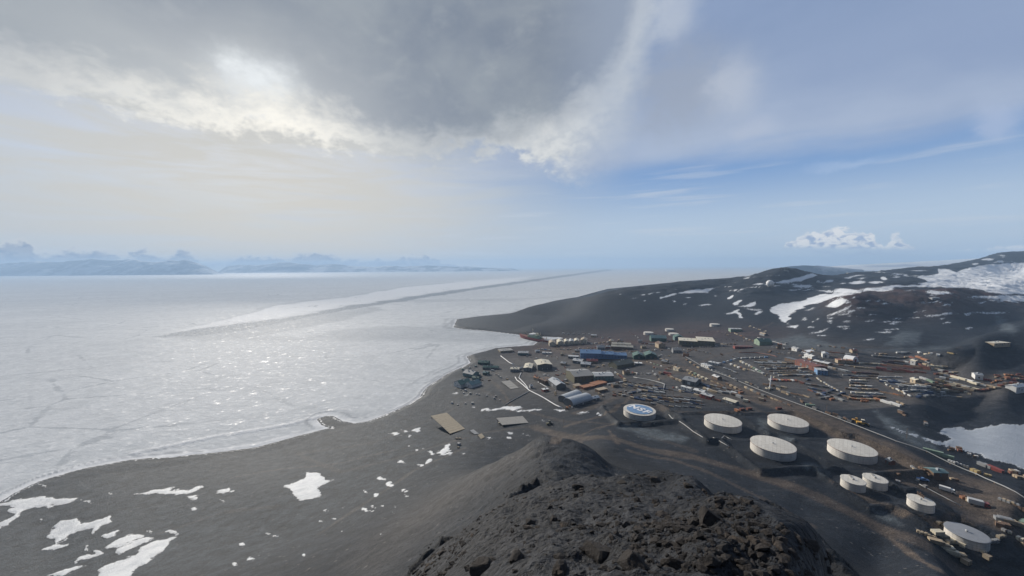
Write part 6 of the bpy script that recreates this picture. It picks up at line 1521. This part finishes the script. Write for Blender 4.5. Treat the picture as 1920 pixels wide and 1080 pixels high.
# ------------------------------------------------------------------ vehicles
def wheel_mb(x, y, r, w):
    m = MB(); m.tube([(x, y - w / 2, r), (x, y + w / 2, r)], r, 12); return m
def vehicle(name, label, cat, px, py, rz, color, kind="pickup", cab=None, s=1.0, group=None):
    p = hit(px, py); root = thing(name, label, cat, p, rz, group); root.scale = (s, s, s)
    if kind == "pickup":
        b_ = MB().prism([(-2.6, .45), (2.6, .45), (2.6, 1.0), (1.3, 1.12), (-2.6, 1.12)], -.95, .95, "y"); b_.build("body", mat(color, .35, .15), root)
        MB().prism([(-.9, 1.12), (1.25, 1.12), (.55, 1.82), (-.7, 1.82)], -.85, .85, "y").build("cab", mat(cab or color, .35, .15), root)
        MB().prism([(-.6, 1.2), (1.0, 1.2), (.5, 1.7), (-.55, 1.7)], -.862, .862, "y").build("window", mat("glass"), root)
        wh = [(-1.7, -.9), (-1.7, .9), (1.7, -.9), (1.7, .9)]; R = .42
    elif kind == "truck":
        MB().box(-4, 1.6, -1.25, 1.25, 1.0, 3.4).build("cargo_box", mat(color, .5, .2), root)
        MB().prism([(1.75, .7), (4, .7), (4, 1.9), (3.5, 3.0), (1.75, 3.0)], -1.2, 1.2, "y").build("cab", mat(cab or "white", .35, .15), root)
        MB().box(-4, 3.9, -.5, .5, .55, .95).build("chassis", mat("black"), root)
        MB().prism([(2.9, 2.0), (3.99, 2.0), (3.56, 2.9), (2.9, 2.9)], -1.212, 1.212, "y").build("window", mat("glass"), root)
        wh = [(-2.8, -1.1), (-2.8, 1.1), (2.8, -1.1), (2.8, 1.1)]; R = .55
    else:  # loader / dozer
        MB().prism([(-2.8, .8), (1.0, .8), (1.0, 2.0), (-2.8, 1.8)], -1.1, 1.1, "y").build("body", mat(color, .4, .2), root)
        MB().box(-.6, .9, -.85, .85, 2.0, 3.5).build("cab", mat(cab or color, .4, .2), root)
        MB().box(-.62, .92, -.87, .87, 2.4, 3.2).build("window", mat("glass"), root)
        MB().tube([(.8, -.8, 1.6), (3.2, -.8, .7)], .18, 6).tube([(.8, .8, 1.6), (3.2, .8, .7)], .18, 6).build("arm", mat(color), root)
        MB().prism([(3.0, .2), (4.1, .15), (3.4, .4), (3.3, 1.5), (3.0, 1.5)], -1.5, 1.5, "y").build("bucket", mat("darkgrey"), root)
        wh = [(-1.8, -1.15), (-1.8, 1.15), (1.4, -1.15), (1.4, 1.15)]; R = .85
    for x, y in wh: wheel_mb(x, y, R, .4).build("wheel", mat("black", .8), root, True)
    return root
vehicle("wheel_loader", "orange yellow wheel loader beside the pipeline, uphill of its mate", "loader", 1605, 791, -.9, "gold", "loader", s=1.25)
vehicle("wheel_loader", "bigger orange yellow loader beside the pipeline, downhill of its mate", "loader", 1617, 797, -.6, "gold", "loader", "cream", s=1.7)
vehicle("box_truck", "white box truck on the brown flat behind the small tanks", "truck", 1776, 922, -.9, "white", "truck")
vehicle("box_truck", "truck with white load and red cab on the brown flat", "truck", 1835, 949, -.7, "lightgrey", "truck", "red", s=1.25)
vehicle("pickup_truck", "blue pickup at the corner of the small tank pit", "pickup", 1730, 901, -.4, "blue", "pickup", s=1.3)
vehicle("wheel_loader", "dull green loader parked below the snow bank", "loader", 1030, 796, .4, "olive", "loader", s=1.35)
vehicle("box_truck", "cream truck with orange cab near the cream canopy", "truck", 1400, 754, -.7, "cream", "truck", "orange")
vehicle("box_truck", "tan truck with red cab further up the open ground", "truck", 1429, 751.5, -.7, "tan", "truck", "rust")
vehicle("pickup_truck", "dark blue pickup alone on the open yard", "pickup", 1515, 713, .2, "navy", s=1.4)
vg = "pickups parked inside the loop road"
for (px, py), c, lab in zip(((1359, 691), (1363, 692.5), (1369, 694.5), (1374, 697), (1378, 698.5), (1382, 700)), ("white", "lightgrey", "white", "cream", "white", "tan"),
        ("white pickup at the uphill end of the parked line", "light grey pickup second in the parked line", "white pickup third in the parked line", "cream pickup fourth in the parked line", "white pickup next to last in the parked line", "tan pickup at the downhill end of the parked line")):
    vehicle("pickup_truck", lab, "pickup", px, py, -.5 + RND.uniform(-.3, .3), c, group=vg)
for (px, py), c, lab in zip(((1043, 696), (1046, 694.5), (1052, 701), (1095, 695), (1146, 690), (1378, 711), (1237, 668), (1130, 703), (1020, 703)), ("white", "red", "grey", "white", "white", "lightgrey", "lightgrey", "red", "white"),
        ("white pickup beside the large square hall", "red pickup beside the large square hall", "grey pickup on the road below the large square hall", "white pickup before the white roofed barracks", "white pickup on the road at the olive hall", "light grey pickup where the pipeline is crossed by the road", "light grey pickup under the green twin halls", "red pickup behind the machine shop wing", "white pickup on the road above the brown box store")):
    vehicle("pickup_truck", lab, "pickup", px, py, RND.uniform(-1, 1), c)
# crane with a white boom on the open yard
p = hit(1444, 731)
root = thing("mobile_crane", "crane with a leaning white boom on the open yard", "crane", p, .3)
MB().box(-4, 4, -1.4, 1.4, .9, 2.0).build("chassis", mat("darkgrey"), root)
MB().box(-2, 1, -1.3, 1.3, 2.0, 4.2).build("cab", mat("cream"), root)
MB().tube([(-1, 0, 3), (9, 6, 17)], .65, 6).build("boom", mat("snowy"), root)
for x, y in ((-3, -1.2), (-3, 1.2), (3, -1.2), (3, 1.2)): wheel_mb(x, y, .7, .5).build("wheel", mat("black", .8), root, True)

# ------------------------------------------------------------------ poles
pg = "utility poles of the station"
for (px, py), lab in zip(((1133, 761), (1254, 773), (1315, 764), (1057, 802), (1106, 735), (1165, 706), (1336, 716), (1403, 700), (1262, 745), (1208, 690), (1090, 738), (1020, 756), (1464, 741), (1550, 775), (1700, 822), (1360, 760)),
        ("utility pole at the road bend above the lettered tank", "utility pole behind the pit of the lettered tank", "utility pole at the end of the timber yard", "utility pole alone on the slope behind the rocky knoll",
         "utility pole beside the arched halls", "utility pole below the olive hall", "utility pole beside the white double trailer", "utility pole inside the loop road", "utility pole in the middle of the timber yard", "utility pole near the green twin halls",
         "utility pole at the tip of the arched hall", "utility pole on the white pipeline", "utility pole beside the leaning crane", "utility pole near the pale green container", "utility pole along the pipeline opposite the widest tank", "utility pole beside the cream canopy")):
    p = hit(px, py); root = thing("utility_pole", lab, "utility pole", p, 0.6, pg)
    MB().tube([(0, 0, -1), (0, 0, 10)], .16, 6).build("post", mat("brown"), root)
    MB().box(-1.2, 1.2, -.08, .08, 9.0, 9.25).build("crossarm", mat("brown"), root)

# ------------------------------------------------------------------ rocks of the summit spur
def rock_mesh(seed, sub=2, flat=0.65):
    import bmesh
    bm = bmesh.new(); bmesh.ops.create_icosphere(bm, subdivisions=sub, radius=1.0)
    r = random.Random(seed)
    planes = [(Vector((r.uniform(-1, 1), r.uniform(-1, 1), r.uniform(-1, 1))).normalized(), r.uniform(.45, .85)) for _ in range(9)]
    for v in bm.verts:
        for n, d in planes:
            k = v.co.dot(n)
            if k > d: v.co -= n * (k - d)
        v.co *= 1 + r.uniform(-.05, .05); v.co.z *= flat
    me = bpy.data.meshes.new("rock"); bm.to_mesh(me); bm.free(); return me
rm, g = newmat("basalt_rock")
ge = g.n("ShaderNodeNewGeometry"); pos = ge.outputs["Position"]
n1 = g.noise(pos, 0.7, 6, 0.65); n2 = g.noise(pos, 7.0, 5, 0.7); n3 = g.noise(pos, 0.25, 3, 0.6)
c = g.mix(n1, (0.017, 0.017, 0.019), (0.048, 0.041, 0.036))
c = g.mix(g.ss(0.52, 0.72, n3), c, (0.070, 0.053, 0.040))
c = g.mix(g.m("MULTIPLY", g.ss(0.55, 0.75, n2), 0.5), c, (0.11, 0.10, 0.095))
g.bsdf(c, 0.85, 0.2, 0, g.bump(g.m("ADD", n2, g.m("MULTIPLY", n1, 0.6)), 0.8, 0.15))
rocks = [rock_mesh(100 + k, 3) for k in range(6)]
for me in rocks: me.materials.append(rm)
BL = [((905, 1072), 1.5, "pale split boulder at the lower seaward corner of the rocky spur"), ((970, 1050), 1.2, "dark boulder with a sharp upper edge in the near rocks"), ((1050, 1072), 1.1, "low brown boulder cut by the bottom edge of the frame"),
      ((1120, 1040), 1.5, "tall brown boulder leaning over the near rocks"), ((1185, 1058), 1.7, "biggest dark blocky boulder of the near rocks"), ((1265, 1062), 1.4, "flat tan boulder next to the biggest dark one"), ((1330, 1055), 1.3, "dark boulder at the inland end of the near rocks"),
      ((1400, 1066), 1.0, "tan slab on the inland edge of the near rocks"), ((1290, 915), 2.6, "brown outcrop boulder at the far inland corner of the spur"), ((1335, 975), 1.9, "rounded brown boulder halfway down the inland rim"), ((1165, 905), 2.4, "jagged boulder in the far rim of the spur"),
      ((1085, 915), 2.2, "dark boulder at the seaward end of the far rim"), ((1230, 900), 2.5, "jagged brown boulder next to the far inland corner"), ((1160, 985), 0.9, "single dark boulder amid the gravel of the spur top")]
for k, ((px, py), r, lab) in enumerate(BL):
    p = hit(px, py, dmin=5.0)
    o = bpy.data.objects.new("boulder", rocks[k % 6]); COL.objects.link(o)
    s = r * min(1.0, p.y / 30 + 0.35) * (0.5 if py > 1035 else 0.36)
    o.location = (p.x, p.y, p.z + s * 0.1); o.scale = (s * RND.uniform(.9, 1.4), s * RND.uniform(.7, 1.1), s * RND.uniform(.8, 1.15)); o.rotation_euler = (RND.uniform(-.4, .4), RND.uniform(-.4, .4), RND.uniform(0, 6.28))
    tag(o, lab, "boulder")
small = []
for k in range(5):
    me = rock_mesh(300 + k, 1); small.append((np.array([v.co[:] for v in me.vertices]), [tuple(p.vertices) for p in me.polygons]))
V, Fc, off = [], [], 0
rr = random.Random(77)
cand = 0
while cand < 16000:
    px = rr.uniform(760, 1620); D = math.exp(rr.uniform(math.log(13), math.log(235)))
    u = ray(px, 900)[0]; x = u * D; z = zat(x, D)
    sx_, sy_ = project(x, D, z)
    cand += 1
    lim = np.interp(sx_, [700, 860, 950, 1020, 1060, 1330, 1450, 1640], [1060, 965, 885, 818, 838, 895, 975, 1090])
    if sy_ < lim - 2: continue
    kk = fbm(np.array([x]), np.array([D]), 9, 3, 88)[0]
    if rr.random() > 0.06 + 1.6 * max(0, kk + 0.05): continue
    r = (0.07 + 0.42 * rr.random() ** 3.6) * (1.0 if D > 30 else 0.35 + 0.65 * D / 30)
    if D > 110: r *= 1.1
    vv, ff = small[rr.randrange(5)]
    a, b = rr.uniform(0, 6.28), rr.uniform(-.5, .5)
    Mx = np.array(Matrix.Rotation(a, 3, "Z") @ Matrix.Rotation(b, 3, "X") @ Matrix.Diagonal((r * rr.uniform(.8, 1.5), r, r * rr.uniform(.6, 1.1))))
    V.append(vv @ Mx.T + np.array([x, D, z + r * .12])); Fc += [tuple(i + off for i in f) for f in ff]; off += len(vv)
me = bpy.data.meshes.new("rubble"); me.from_pydata(np.concatenate(V).tolist(), [], Fc); me.materials.append(rm)
ro = bpy.data.objects.new("rubble", me); COL.objects.link(ro); ro["kind"] = "stuff"; ro["label"] = "loose dark rubble strewn over the rocky spur"
